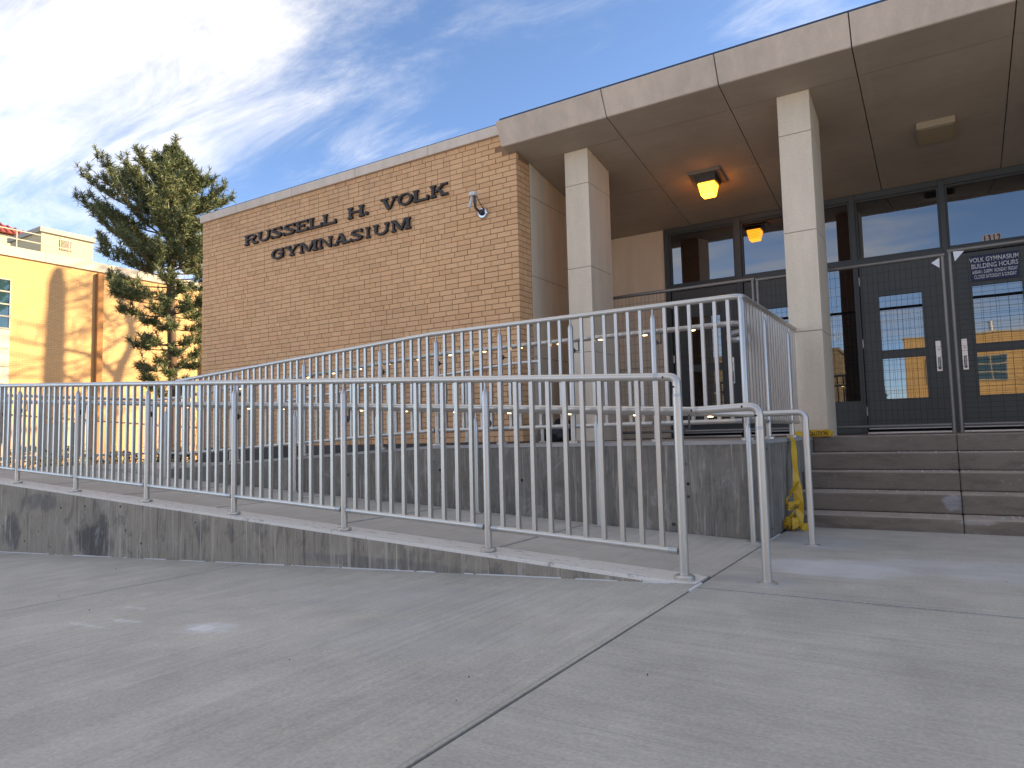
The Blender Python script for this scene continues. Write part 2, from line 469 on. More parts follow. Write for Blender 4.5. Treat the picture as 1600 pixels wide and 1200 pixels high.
# ------------------------------------------------------------------ mesh helpers
class MB:
    def __init__(s):
        s.v = []
        s.f = []
        s.m = []
        s.cur = 0

    def add(s, vs, fs):
        o = len(s.v)
        s.v += [tuple(v) for v in vs]
        for f in fs:
            s.f.append(tuple(i + o for i in f))
            s.m.append(s.cur)
        return s

    def hexa(s, p):
        """p: eight points, bottom ring 0-3 then top ring 4-7"""
        return s.add(p, [(3, 2, 1, 0), (4, 5, 6, 7), (0, 1, 5, 4), (1, 2, 6, 5), (2, 3, 7, 6), (3, 0, 4, 7)])

    def box(s, x0, x1, y0, y1, z0, z1):
        return s.hexa([(x0, y0, z0), (x1, y0, z0), (x1, y1, z0), (x0, y1, z0), (x0, y0, z1), (x1, y0, z1), (x1, y1, z1), (x0, y1, z1)])

    def prism(s, poly, fn, d0, d1):
        """poly: 2-D outline (counter-clockwise), fn(u, v, d) -> point"""
        n = len(poly)
        vs = [fn(u, v, d0) for u, v in poly] + [fn(u, v, d1) for u, v in poly]
        fs = [tuple(range(n - 1, -1, -1)), tuple(range(n, 2 * n))]
        fs += [(i, (i + 1) % n, (i + 1) % n + n, i + n) for i in range(n)]
        return s.add(vs, fs)

    def tube(s, pts, r, n=10, caps=True):
        pts = [Vector(p) for p in pts]
        rs = r if isinstance(r, (list, tuple)) else [r] * len(pts)
        rings = []
        ref = None
        for i, p in enumerate(pts):
            d = (pts[min(i + 1, len(pts) - 1)] - pts[max(i - 1, 0)]).normalized()
            if ref is None:
                ref = Vector((0, 0, 1)) if abs(d.z) < 0.9 else Vector((1, 0, 0))
            a = d.cross(ref)
            if a.length < 1e-4:
                a = d.cross(Vector((0.3, 0.9, 0.1)))
            a.normalize()
            b = a.cross(d).normalized()
            ref = b
            rings.append([p + rs[i] * (math.cos(2 * math.pi * k / n) * a + math.sin(2 * math.pi * k / n) * b) for k in range(n)])
        vs = [v for rg in rings for v in rg]
        fs = []
        for i in range(len(pts) - 1):
            for k in range(n):
                k2 = (k + 1) % n
                fs.append((i * n + k, (i + 1) * n + k, (i + 1) * n + k2, i * n + k2))
        if caps:
            fs.append(tuple(range(n)))
            fs.append(tuple((len(pts) - 1) * n + k for k in range(n - 1, -1, -1)))
        return s.add(vs, fs)

    def lathe(s, prof, org=(0, 0, 0), n=14, axis=(0, 0, 1)):
        """prof: (radius, height) from bottom to top"""
        q = Vector((0, 0, 1)).rotation_difference(Vector(axis))
        o = Vector(org)
        vs = []
        for r, h in prof:
            for k in range(n):
                a = 2 * math.pi * k / n
                vs.append(o + q @ Vector((r * math.cos(a), r * math.sin(a), h)))
        fs = []
        for i in range(len(prof) - 1):
            for k in range(n):
                k2 = (k + 1) % n
                fs.append((i * n + k, i * n + k2, (i + 1) * n + k2, (i + 1) * n + k))
        fs.append(tuple(range(n - 1, -1, -1)))
        fs.append(tuple((len(prof) - 1) * n + k for k in range(n)))
        return s.add(vs, fs)

    def build(s, name, mats, parent=None, smooth=False, bevel=0.0, kind=None, origin=None, seg=2):
        me = bpy.data.meshes.new(name)
        o = bpy.data.objects.new(name, me)
        col.objects.link(o)
        base = wloc(parent) if parent is not None else Vector((0, 0, 0))
        org = Vector(origin) if origin is not None else base
        me.from_pydata([Vector(v) - org for v in s.v], [], s.f)
        if not isinstance(mats, (list, tuple)):
            mats = [mats]
        for m in mats:
            me.materials.append(m)
        if len(mats) > 1:
            me.polygons.foreach_set('material_index', s.m)
        if smooth:
            me.polygons.foreach_set('use_smooth', [True] * len(me.polygons))
            if hasattr(me, 'set_sharp_from_angle'):
                me.set_sharp_from_angle(angle=R(40))
        me.update()
        if parent is not None:
            o.parent = parent
        o.location = org - base
        if bevel:
            b = o.modifiers.new('edge', 'BEVEL')
            b.width = bevel
            b.segments = seg
            b.limit_method = 'ANGLE'
        if kind:
            o['kind'] = kind
        return o


def wloc(o):
    v = Vector((0, 0, 0))
    while o is not None:
        v += Vector(o.location)
        o = o.parent
    return v


def inst(name, me, loc, parent, rz=0.0):
    """another object on the same mesh; loc in the world"""
    o = bpy.data.objects.new(name, me)
    col.objects.link(o)
    o.parent = parent
    o.location = Vector(loc) - wloc(parent)
    if rz:
        o.rotation_euler = (0, 0, rz)
    return o


def thing(name, label, cat, loc=(0, 0, 0), group=None):
    o = bpy.data.objects.new(name, None)
    col.objects.link(o)
    o.location = loc
    o.empty_display_size = 0.2
    o['label'] = label
    o['category'] = cat
    if group:
        o['group'] = group
    return o


def tag(o, label, cat, group=None):
    o['label'] = label
    o['category'] = cat
    if group:
        o['group'] = group
    return o


def structure(name, loc=(0, 0, 0)):
    o = bpy.data.objects.new(name, None)
    col.objects.link(o)
    o.location = loc
    o['kind'] = 'structure'
    return o


def text_mesh(name, body, mat, size, loc, parent, rot=(math.pi / 2, 0, 0), sx=1.0, ext=0.002, align='LEFT', bold=0.0):
    cu = bpy.data.curves.new(name, 'FONT')
    cu.body = body
    cu.size = size
    cu.extrude = ext
    cu.align_x = align
    cu.offset = bold
    tmp = bpy.data.objects.new('tmp_text', cu)
    col.objects.link(tmp)
    bpy.context.view_layer.update()
    me = bpy.data.meshes.new_from_object(tmp)
    bpy.data.objects.remove(tmp)
    me.materials.clear()
    me.materials.append(mat)
    o = bpy.data.objects.new(name, me)
    col.objects.link(o)
    o.parent = parent
    o.location = Vector(loc) - (wloc(parent) if parent else Vector((0, 0, 0)))
    o.rotation_euler = rot
    o.scale = (sx, 1, 1)
    return o


# ------------------------------------------------------------------ ground
def gz(x):
    if x > -1.17:
        return 0.0
    if x > -10:
        return -0.0445 * (-1.17 - x)
    if x > -16:
        return -0.393 - 0.02 * (-10 - x)
    return -0.513


g = MB()
xs = [-400, -60, -16, -10, -1.17, 8, 400]
ys = [-400, -60, -8, 4, 60, 400]
vs, fs = [], []
for y in ys:
    for x in xs:
        vs.append((x, y, gz(x) - 0.03))
for j in range(len(ys) - 1):
    for i in range(len(xs) - 1):
        a = j * len(xs) + i
        fs.append((a, a + 1, a + len(xs) + 1, a + len(xs)))
g.add(vs, fs)
M['ground'] = pmat('far ground', (0.36, 0.335, 0.30), 0.95, var=(((0.3, 0.3, 0.3), 0.15, 5), ((3, 3, 3), 0.08, 4)))
g.build('ground', M['ground'], kind='structure')

pave = structure('pavement')
GAP = 0.0065


def slab(x0, x1, y0, y1, mat, dz=0.0):
    b = MB()
    gx = 0.011 if x1 < -1.2 else GAP
    cuts = [x0 + gx] + [c for c in (-16, -10, -1.17) if x0 + gx < c < x1 - GAP] + [x1 - (gx if x1 < -1.2 else GAP)]
    y0 += 0.013
    y1 -= 0.013 if y1 < 3.6 or y1 > 3.7 else 0.002
    for a, c in zip(cuts[:-1], cuts[1:]):
        b.hexa([(a, y0, gz(a) - 0.12), (c, y0, gz(c) - 0.12), (c, y1, gz(c) - 0.12), (a, y1, gz(a) - 0.12),
                (a, y0, gz(a) + dz), (c, y0, gz(c) + dz), (c, y1, gz(c) + dz), (a, y1, gz(a) + dz)])
    return b.build('slab', mat, pave, bevel=0.0018, seg=1)


XJ = [-15.6, -12.0, -8.35, -4.72, -1.148]
for x0, x1 in zip(XJ[:-1], XJ[1:]):
    slab(x0, x1, 0.15 if x0 > -5 else -0.2, 3.62, M['slab_a'])
    slab(x0, x1, -4.0, 0.15 if x0 > -5 else -0.2, M['slab_a'])
for x0, x1 in ((-1.148, 2.2), (2.2, 5.5), (5.5, 9.4)):
    slab(x0, x1, 3.545, 6.13, M['slab_b'])
    slab(x0, x1, 0.2, 3.545, M['slab_b'])
    slab(x0, x1, -4.0, 0.2, M['slab_b'])
jb = MB()
jx = [-15.6, -10, -1.17, 9.4]
for a, c in zip(jx[:-1], jx[1:]):
    jb.hexa([(a, -4, gz(a) - .028), (c, -4, gz(c) - .028), (c, 6.1, gz(c) - .028), (a, 6.1, gz(a) - .028), (a, -4, gz(a) - .014), (c, -4, gz(c) - .014), (c, 6.1, gz(c) - .014), (a, 6.1, gz(a) - .014)])
jb.build('joint_filler', M['joint'], pave)
# pale sealant left at the corner of the joints and along the wall foot
b = MB()
b.box(-1.156, -1.140, 3.45, 3.64, -0.02, 0.004)
b.box(-1.156, -1.140, 5.28, 5.6, -0.02, 0.004)
xx = -1.3
while xx > -10.5:
    w = random.choice((.03, .06, .12, .25, .4)) * random.uniform(.6, 1.3)
    h1, h2 = random.uniform(.0015, .005), random.uniform(.0015, .005)
    b.hexa([(xx - w, 3.592 - h1, gz(xx - w) - 0.02), (xx, 3.592 - h2, gz(xx) - 0.02), (xx, 3.5985, gz(xx) - 0.02), (xx - w, 3.5985, gz(xx - w) - 0.02),
            (xx - w, 3.592 - h1, gz(xx - w) + .0025), (xx, 3.592 - h2, gz(xx) + .0025), (xx, 3.5985, gz(xx) + .002 + h2), (xx - w, 3.5985, gz(xx - w) + .002 + h1)])
    xx -= w + random.choice((.0, .0, .02, .1, .25)) * random.uniform(.5, 1.5)
b.build('sealant', M['caulk'], pave)


# ------------------------------------------------------------------ ramp, its walls and the landing
def rz(x):                       # top of the front curb along the lower ramp
    return max(0.0, min(0.50, 0.0528 * (-1.20 - x)))


WALLX = [-1.17, -2.56, -4.0, -5.5, -7.0, -8.5, -10.66, -12.15]
wallf = thing('ramp_wall', 'low board formed concrete wall carrying the front railing, rising towards the far end', 'wall', (-6.5, 3.7, -0.3))
b = MB()
for a, c in zip(WALLX[1:], WALLX[:-1]):
    b.hexa([(a, 3.60, -0.7), (c, 3.60, -0.7), (c, 3.86, -0.7), (a, 3.86, -0.7),
            (a, 3.60, rz(a) - 0.022), (c, 3.60, rz(c) - 0.022), (c, 3.86, rz(c) - 0.022), (a, 3.86, rz(a) - 0.022)])
b.build('wall_body', M['form'], wallf)
b = MB()
for a, c in zip(WALLX[1:], WALLX[:-1]):
    b.hexa([(a, 3.612, rz(a) - 0.022), (c, 3.612, rz(c) - 0.022), (c, 3.852, rz(c) - 0.022), (a, 3.852, rz(a) - 0.022),
            (a, 3.618, rz(a)), (c, 3.618, rz(c)), (c, 3.846, rz(c)), (a, 3.846, rz(a))])
b.build('curb_cap', M['curb'], wallf)

ramp = structure('ramp')
RX = [-1.155, -2.56, -4.05, -5.55, -7.05, -8.52, -10.66]
for a, c in zip(RX[1:], RX[:-1]):
    b = MB()
    b.hexa([(a + GAP, 3.872, rz(a) - 0.2), (c - GAP, 3.872, rz(c) - 0.2), (c - GAP, 5.232, rz(c) - 0.2), (a + GAP, 5.232, rz(a) - 0.2),
            (a + GAP, 3.872, rz(a) - 0.012), (c - GAP, 3.872, rz(c) - 0.006), (c - GAP, 5.232, rz(c) - 0.006), (a + GAP, 5.232, rz(a) - 0.012)])
    b.build('ramp_slab', M['ramp'], ramp, bevel=0.005)
b = MB()
b.box(-12.1, -10.67, 3.872, 7.12, 0.2, 0.488)
b.build('ramp_slab', M['ramp'], ramp)
b = MB()
b.box(-10.655, -8.53, 5.245, 7.12, 0.1, 0.484)
b.build('ramp_slab', M['ramp'], ramp)
URX = [-8.51, -7.1, -5.7, -4.22]
uz = lambda x: 0.49 + 0.0505 * (x + 8.51)
for a, c in zip(URX[:-1], URX[1:]):
    b = MB()
    b.hexa([(a + .004, 5.446, 0.1), (c - .004, 5.446, 0.1), (c - .004, 7.12, 0.1), (a + .004, 7.12, 0.1), (a + .004, 5.446, uz(a)), (c - .004, 5.446, uz(c)), (c - .004, 7.12, uz(c)), (a + .004, 7.12, uz(a))])
    b.build('ramp_slab', M['ramp'], ramp)
land = MB()
land.box(-4.21, -1.345, 5.446, 9.95, 0.2, 0.707)
land.box(-1.345, 9.42, 7.456, 9.95, 0.2, 0.7095)
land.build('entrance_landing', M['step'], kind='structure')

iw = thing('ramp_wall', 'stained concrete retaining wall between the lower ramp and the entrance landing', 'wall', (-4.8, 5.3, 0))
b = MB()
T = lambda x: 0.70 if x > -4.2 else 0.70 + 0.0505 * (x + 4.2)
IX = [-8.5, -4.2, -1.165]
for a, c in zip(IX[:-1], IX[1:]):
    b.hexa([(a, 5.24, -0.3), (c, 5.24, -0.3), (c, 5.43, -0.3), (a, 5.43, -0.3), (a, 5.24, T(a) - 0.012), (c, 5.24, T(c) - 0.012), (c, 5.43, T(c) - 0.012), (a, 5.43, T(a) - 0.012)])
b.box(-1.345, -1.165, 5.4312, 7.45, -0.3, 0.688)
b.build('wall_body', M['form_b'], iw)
b = MB()
for a, c in zip(IX[:-1], IX[1:]):
    b.hexa([(a, 5.236, T(a) - 0.012), (c, 5.236, T(c) - 0.012), (c, 5.436, T(c) - 0.012), (a, 5.436, T(a) - 0.012), (a, 5.258, T(a) + 0.016), (c, 5.258, T(c) + 0.016), (c, 5.43, T(c) + 0.016), (a, 5.43, T(a) + 0.016)])
b.hexa([(-1.34, 5.437, 0.688), (-1.160, 5.437, 0.688), (-1.160, 7.452, 0.688), (-1.34, 7.452, 0.688), (-1.34, 5.437, 0.716), (-1.18, 5.437, 0.716), (-1.18, 7.452, 0.716), (-1.34, 7.452, 0.716)])
b.build('curb_cap', M['curb_b'], iw)
# form tie holes
b = MB()
for x in (-1.72, -2.1, -2.48, -3.2, -4.1, -5.3, -6.2):
    z = random.uniform(0.38, 0.50)
    b.lathe([(0.012, 0), (0.011, 0.004)], (x, 5.239, z), 8, (0, -1, 0))
b.build('tie_hole', M['hole'], iw)

st = thing('entrance_steps', 'wide flight of worn brown concrete steps up to the entrance doors', 'steps', (0.5, 6.5, 0))
RIS = 0.1525
for k in range(5):
    zt = 0.713 - RIS * (4 - k)
    y0 = 6.10 + 0.33 * k
    for x0, x1 in ((-1.163, 0.033), (0.036, 1.35), (1.358, 5.2), (5.208, 9.42)):
        b = MB()
        zb = zt - RIS - (0.05 if k == 0 else 0.0) + 0.001
        y1 = y0 + (0.33 if k < 4 else 0.05) + 0.02
        b.hexa([(x0, y0 + 0.012, zb), (x1, y0 + 0.012, zb), (x1, y1, zb), (x0, y1, zb), (x0, y0, zt), (x1, y0, zt), (x1, y1, zt), (x0, y1, zt)])
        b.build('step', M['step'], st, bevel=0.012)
# grit and chips lying on the treads
b = MB()
for i in range(110):
    k = random.randrange(0, 4)
    zt = 0.713 - RIS * (4 - k)
    x = random.uniform(-0.9, 0.7) if random.random() < 0.5 else random.gauss(0.0, 0.35)
    y = 6.10 + 0.33 * k + random.uniform(0.12, 0.32)
    r = random.uniform(0.002, 0.0065)
    b.hexa([(x - r, y - r, zt), (x + r, y - r * .6, zt), (x + r * .8, y + r, zt), (x - r, y + r * .7, zt), (x - r * .5, y - r * .5, zt + r), (x + r * .6, y - r * .3, zt + r * .7), (x + r * .3, y + r * .5, zt + r), (x - r * .5, y + r * .3, zt + r * .8)])
o = b.build('grit', M['caulk'], st, kind='stuff')

# ------------------------------------------------------------------ gymnasium
YB, XC, XL = 7.15, -4.333, -10.62
YC = 7.457
sof = lambda y: 4.2384 - 0.1779 * (y - YC)
gym = thing('gymnasium_building', 'tan brick gymnasium with a flat concrete canopy over its recessed entrance', 'building', (-4, 9, 0))
Z0, ZT = 0.722, 4.54
NC = 56
CH = (ZT - Z0) / NC
b = MB()
b.box(XL + 0.004, XC - 0.004, YB + 0.004, 22, -0.6, 4.53)
wall = b.build('brick_wall', M['mortar'], gym)
b = MB()
b.box(XL - 0.01, XC - 0.002, YB - 0.012, YB + 0.003, -0.7, Z0)
b.build('foundation', M['found'], gym)
b = MB()
b.box(XL + 0.02, XC - .02, YB + 0.3, 21.9, 4.535, 4.62)
b.box(XC + 0.01, 20, 10.3, 22, -0.6, 4.62)
b.build('roof', M['flash'], gym)
# bricks: every brick gets its own place; the 300 nearest are objects, the rest one part
SL, HD, JT = 0.1955, 0.0945, 0.0085
bricks = []
rb = random.Random(11)
for k in range(NC):
    z = Z0 + (k + 0.5) * CH
    x = XC
    first = True
    run = 0
    while x > XL + 0.02:
        if first:
            ln = (SL, HD, SL, 0.145)[k % 4] if rb.random() < 0.85 else HD
            first = False
        else:
            ln = HD if (rb.random() < 0.16 and run > 1) else SL
        if ln == HD:
            run = 0
        run += 1
        if x - ln < XL:
            ln = x - XL
        if ln > 0.03:
            cx = x - ln / 2
            if not (cx > -4.56 and z > 4.27):
                bricks.append((cx, z, ln))
        x -= ln + JT
camp = Vector((0, 0, 0.78))
bricks.sort(key=lambda q: (Vector((q[0], YB, q[1])) - camp).length if q[1] > 0.9 else 99)
bm_cache = {}
hh = CH - JT


def brick_mesh(ln):
    key = round(ln, 3)
    if key not in bm_cache:
        q = MB()
        a, h = ln / 2, hh / 2
        q.add([(-a, 0.05, -h), (a, 0.05, -h), (a, 0.05, h), (-a, 0.05, h), (-a, 0.002, -h), (a, 0.002, -h), (a, 0.002, h), (-a, 0.002, h),
               (-a + .003, 0, -h + .003), (a - .003, 0, -h + .003), (a - .003, 0, h - .003), (-a + .003, 0, h - .003)],
              [(8, 9, 10, 11), (4, 5, 9, 8), (5, 6, 10, 9), (6, 7, 11, 10), (7, 4, 8, 11), (0, 1, 5, 4), (1, 2, 6, 5), (2, 3, 7, 6), (3, 0, 4, 7)])
        me = bpy.data.meshes.new('brick')
        me.from_pydata(q.v, [], q.f)
        me.materials.append(M['brick'])
        bm_cache[key] = me
    return bm_cache[key]


for (cx, z, ln) in bricks[:300]:
    inst('brick', brick_mesh(ln), (cx, YB - 0.004 + rb.uniform(-0.0012, 0.0012), z), wall)
fb = MB()
for (cx, z, ln) in bricks[300:]:
    a, h = ln / 2, hh / 2
    y = YB - 0.004 + rb.uniform(-0.0012, 0.0012)
    fb.add([(cx - a, y + .03, z - h), (cx + a, y + .03, z - h), (cx + a, y + .03, z + h), (cx - a, y + .03, z + h), (cx - a, y, z - h), (cx + a, y, z - h), (cx + a, y, z + h), (cx - a, y, z + h)],
           [(4, 5, 6, 7), (0, 1, 5, 4), (1, 2, 6, 5), (2, 3, 7, 6), (3, 0, 4, 7)])
# brick return beside the entrance recess
for k in range(NC):
    z = Z0 + (k + 0.5) * CH
    if z > 4.22:
        continue
    cuts = [YB + 0.001, YB + 0.10, YC - 0.003] if k % 2 else [YB + 0.001, YB + 0.2, YC - 0.003]
    for y0, y1 in zip(cuts[:-1], cuts[1:]):
        h = hh / 2
        x = XC + 0.002 + rb.uniform(-0.001, 0.001)
        fb.add([(x, y0, z - h), (x, y1 - JT, z - h), (x, y1 - JT, z + h), (x, y0, z + h), (x - .03, y0, z - h), (x - .03, y1 - JT, z - h), (x - .03, y1 - JT, z + h), (x - .03, y0, z + h)],
               [(0, 1, 2, 3), (0, 4, 5, 1), (2, 6, 7, 3), (1, 5, 6, 2), (3, 7, 4, 0)])
fb.build('brick_field', M['brick_f'], wall, kind='stuff')

# coping stones
cop = [-10.65, -9.68, -8.347, -7.014, -5.68, -4.46]
for a, c in zip(cop[:-1], cop[1:]):
    b = MB()
    b.box(a + .0025, c - .0025, 7.105, 7.46, 4.54, 4.672)
    b.build('coping_stone', M['fascia'], gym, bevel=0.006)
b = MB()
b.box(-10.66, -4.40, 7.115, 7.47, 4.6725, 4.684)
b.build('coping_flashing', M['flash'], gym)

# canopy: fascia panels and sloped soffit panels
FX = [-4.452, -3.053, -1.806, -0.572, 0.675, 1.92, 3.165, 4.41, 5.655, 6.90, 8.145, 9.39]
for a, c in zip(FX[:-1], FX[1:]):
    b = MB()
    fn = lambda u, v, d: (d, u, v)
    b.prism([(6.86, 4.580), (7.00, 4.320), (7.448, sof(7.448)), (7.448, 4.580)], fn, a + 0.005, c - 0.005)
    b.build('fascia_panel', [M['fascia']], gym, bevel=0.006)
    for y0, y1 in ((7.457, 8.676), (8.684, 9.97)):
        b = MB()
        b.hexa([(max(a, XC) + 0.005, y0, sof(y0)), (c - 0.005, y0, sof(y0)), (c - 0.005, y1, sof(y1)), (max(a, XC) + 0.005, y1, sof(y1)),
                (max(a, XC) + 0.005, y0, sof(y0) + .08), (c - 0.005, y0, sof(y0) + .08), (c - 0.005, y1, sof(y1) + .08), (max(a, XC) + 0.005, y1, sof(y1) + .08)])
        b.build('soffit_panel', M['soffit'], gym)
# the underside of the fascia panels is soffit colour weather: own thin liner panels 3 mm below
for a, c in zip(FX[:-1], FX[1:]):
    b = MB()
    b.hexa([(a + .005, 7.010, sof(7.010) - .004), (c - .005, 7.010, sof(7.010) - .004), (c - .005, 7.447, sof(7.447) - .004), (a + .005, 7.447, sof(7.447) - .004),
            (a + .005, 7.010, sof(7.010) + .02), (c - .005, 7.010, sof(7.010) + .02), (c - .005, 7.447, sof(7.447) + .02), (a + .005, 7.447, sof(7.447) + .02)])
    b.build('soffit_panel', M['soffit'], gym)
b = MB()
b.box(-4.44, 9.38, 7.02, 10.4, 4.335, 4.57)
b.build('canopy_core', M['jointp'], gym)
b = MB()
b.box(-4.40, 9.38, 6.885, 7.5, 4.5805, 4.612)
b.build('canopy_flashing', M['flash'], gym)

# columns: precast pieces with open joints round a dark core
ZJ = [0.709, 1.768, 2.79, 3.812, 4.30]
for x0 in (-3.826, -1.335, 1.155, 3.646, 6.137):
    x1 = x0 + 0.310
    b = MB()
    b.box(x0 + .012, x1 - .012, YC + .012, 8.06, 0.6, 4.3)
    cl = b.build('column', M['jointp'], gym)
    for za, zb in zip(ZJ[:-1], ZJ[1:]):
        for ya, yb in ((YC, 7.515), (7.521, 7.995), (8.001, 8.072)):
            b = MB()
            b.box(x0, x1, ya, yb, za + .003, zb - .003)
            b.build('column_panel', M['precast'], cl)
# recess side wall and the piece of wall beside the doors
b = MB()
b.box(XC - 0.11, XC - 0.01, YC + .002, 10.0, 0.6, 4.4)
b.box(XC - 0.10, -3.44, 9.93, 10.02, 0.6, 4.0)
b.box(1.56, 9.42, 9.93, 10.02, 0.6, 4.4)
sw = b.build('recess_wall', M['jointp'], gym)
for za, zb in zip(ZJ[:-1], ZJ[1:]):
    b = MB()
    b.box(XC - 0.09, XC, YC + .004, 9.918, za + .004, zb - .004)
    b.build('wall_panel', M['precast'], sw)
for za, zb in ((0.709, 1.768), (1.768, 3.9)):
    b = MB()
    b.box(XC + .004, -3.462, 9.90, 9.985, za + .004, zb - .004)
    b.build('wall_panel', M['precast'], sw)

# the facade goes on to the right: more canopy bays, a second brick wing
b = MB()
b.box(9.42, 26, YB, 22, -0.6, 4.54)
b.build('brick_wing', far_brick_mat('tan brick wing', (0.485, 0.30, 0.165), (0.46, 0.28, 0.15), (0.16, 0.09, 0.05), 0), gym)
b = MB()
b.box(9.40, 26.1, 7.105, 22, 4.5402, 4.672)
b.build('coping_stone', M['fascia'], gym)

# storefront
YD = 9.90
b = MB()
fr = [(-3.46, -3.385), (-2.435, -2.345), (-1.395, -1.30), (-0.955, -0.895), (0.035, 0.10), (0.99, 1.05), (1.45, 1.55)]
for x0, x1 in fr:
    b.box(x0, x1, YD - 0.03, YD + 0.10, 0.709, 3.795)
b.box(-3.46, 1.55, YD - 0.022, YD + 0.09, 3.722, 3.80)
b.box(-3.46, 1.55, YD - 0.022, YD + 0.09, 2.862, 2.945)
b.build('door_frame', M['frame'], gym, bevel=0.004)
b = MB()
b.box(-3.46, 1.9, YD + 0.11, 10.05, 0.6, 3.85)
b.build('lobby_back', M['black'], gym)
for (a, c) in zip(fr[:-1], fr[1:]):
    w = MB()
    x0, x1 = a[1], c[0]
    for (p, q, r, s2) in ((x0, x0 + .022, 2.945, 3.722), (x1 - .022, x1, 2.945, 3.722)):
        w.box(p, q, YD + .002, YD + .06, r, s2)
    w.box(x0 + .022, x1 - .022, YD + .002, YD + .06, 2.945, 2.967)
    w.box(x0 + .022, x1 - .022, YD + .002, YD + .06, 3.70, 3.722)
    wo_ = w.build('transom_window', M['frame'], gym)
    p = MB()
    p.box(x0 + .022, x1 - .022, YD + .035, YD + .045, 2.967, 3.70)
    p.build('pane', M['glass'], wo_)


def door(x0, x1, handle_right):
    d = MB()
    g0, g1 = (x0 + 0.205, x1 - 0.245) if handle_right else (x0 + 0.205, x1 - 0.19)
    z0, z1 = 0.765, 2.855
    y0, y1 = YD + 0.008, YD + 0.055
    d.box(x0, g0, y0, y1, z0, z1)
    d.box(g1, x1, y0, y1, z0, z1)
    for a, c in ((z0, 1.145), (1.652, 1.757), (2.449, z1)):
        d.box(g0, g1, y0, y1, a, c)
    do = d.build('door', M['door'], gym, bevel=0.002)
    for a, c in ((1.145, 1.652), (1.757, 2.449)):
        q = MB()
        q.box(g0, g1, YD + .028, YD + .04, a, c)
        q.build('pane', M['glass'], do)
        q = MB()
        e = 0.018
        q.box(g0 - e, g0, y0 - .006, y0 - .001, a - e, c + e)
        q.box(g1, g1 + e, y0 - .006, y0 - .001, a - e, c + e)
        q.box(g0, g1, y0 - .006, y0 - .001, a - e, a)
        q.box(g0, g1, y0 - .006, y0 - .001, c, c + e)
        q.build('glazing_bead', M['door'], do)
    hx = x1 - 0.105 if handle_right else x0 + 0.085
    q = MB()
    q.box(hx - .028, hx + .028, y0 - .010, y0 - .001, 1.455, 1.822)
    q.cur = 1
    q.box(hx - .014, hx + .014, y0 - .0125, y0 - .0105, 1.475, 1.62)
    q.cur = 2
    q.tube([(hx, y0 - .012, 1.49), (hx, y0 - .055, 1.495), (hx, y0 - .055, 1.60), (hx, y0 - .012, 1.607)], .008, 8)
    q.lathe([(0.013, 0), (0.011, .006)], (hx, y0 - .010, 1.72), 10, (0, -1, 0))
    q.build('handle', [M['steel'], M['bracket'], M['alu_dark']], do)
    hgx = x0 - .004 if handle_right else x1 + .004
    for zc in (1.0, 1.86, 2.66):
        q = MB()
        q.lathe([(0.009, 0), (0.009, .11)], (hgx, y0 - .008, zc - .055), 8)
        q.build('hinge', M['steel'], do)
    q = MB()
    q.box(x0 + .01, x1 - .01, y0 - .012, y0 - .0015, z0 + .004, z0 + .02)
    q.build('bottom_sweep', M['alu_dark'], do)


door(-3.378, -2.442, True)
door(-2.338, -1.402, False)
door(-0.890, 0.030, True)
door(0.105, 0.985, False)
q = MB()
for x0, x1 in ((-3.39, -2.44), (-2.34, -1.40), (-0.90, 0.03), (0.105, 0.99)):
    q.box(x0 + .01, x1 - .01, YD - 0.06, YD + .06, 0.7105, 0.735)
q.build('threshold', M['steel'], gym, bevel=0.004)
for x0, x1 in ((-1.30, -0.955), (1.05, 1.45)):
    s = MB()
    s.box(x0, x1, YD + .004, YD + .05, 0.72, 1.135)
    so_ = s.build('sidelight', M['door'], gym)
    p = MB()
    p.box(x0, x1, YD + .035, YD + .045, 1.135, 2.862)
    p.build('pane', M['glass'], so_)

# ------------------------------------------------------------------ raised letters on the brick wall
sign = thing('building_sign', 'two rows of dark slab serif letters fixed high on the brick wall', 'sign', (-7.4, 7.12, 3.6))
YL = 7.118


def arc(cx, cy, rx, ry, a0, a1, t_side, t_top, n=14):
    """a ring sector: thick at the sides, thin at top and bottom"""
    out, inn = [], []
    for i in range(n + 1):
        a = R(a0 + (a1 - a0) * i / n)
        out.append((cx + rx * math.cos(a), cy + ry * math.sin(a)))
        inn.append((cx + (rx - t_side) * math.cos(a), cy + (ry - t_top) * math.sin(a)))
    return [[out[i], out[i + 1], inn[i + 1], inn[i]] for i in range(n)]


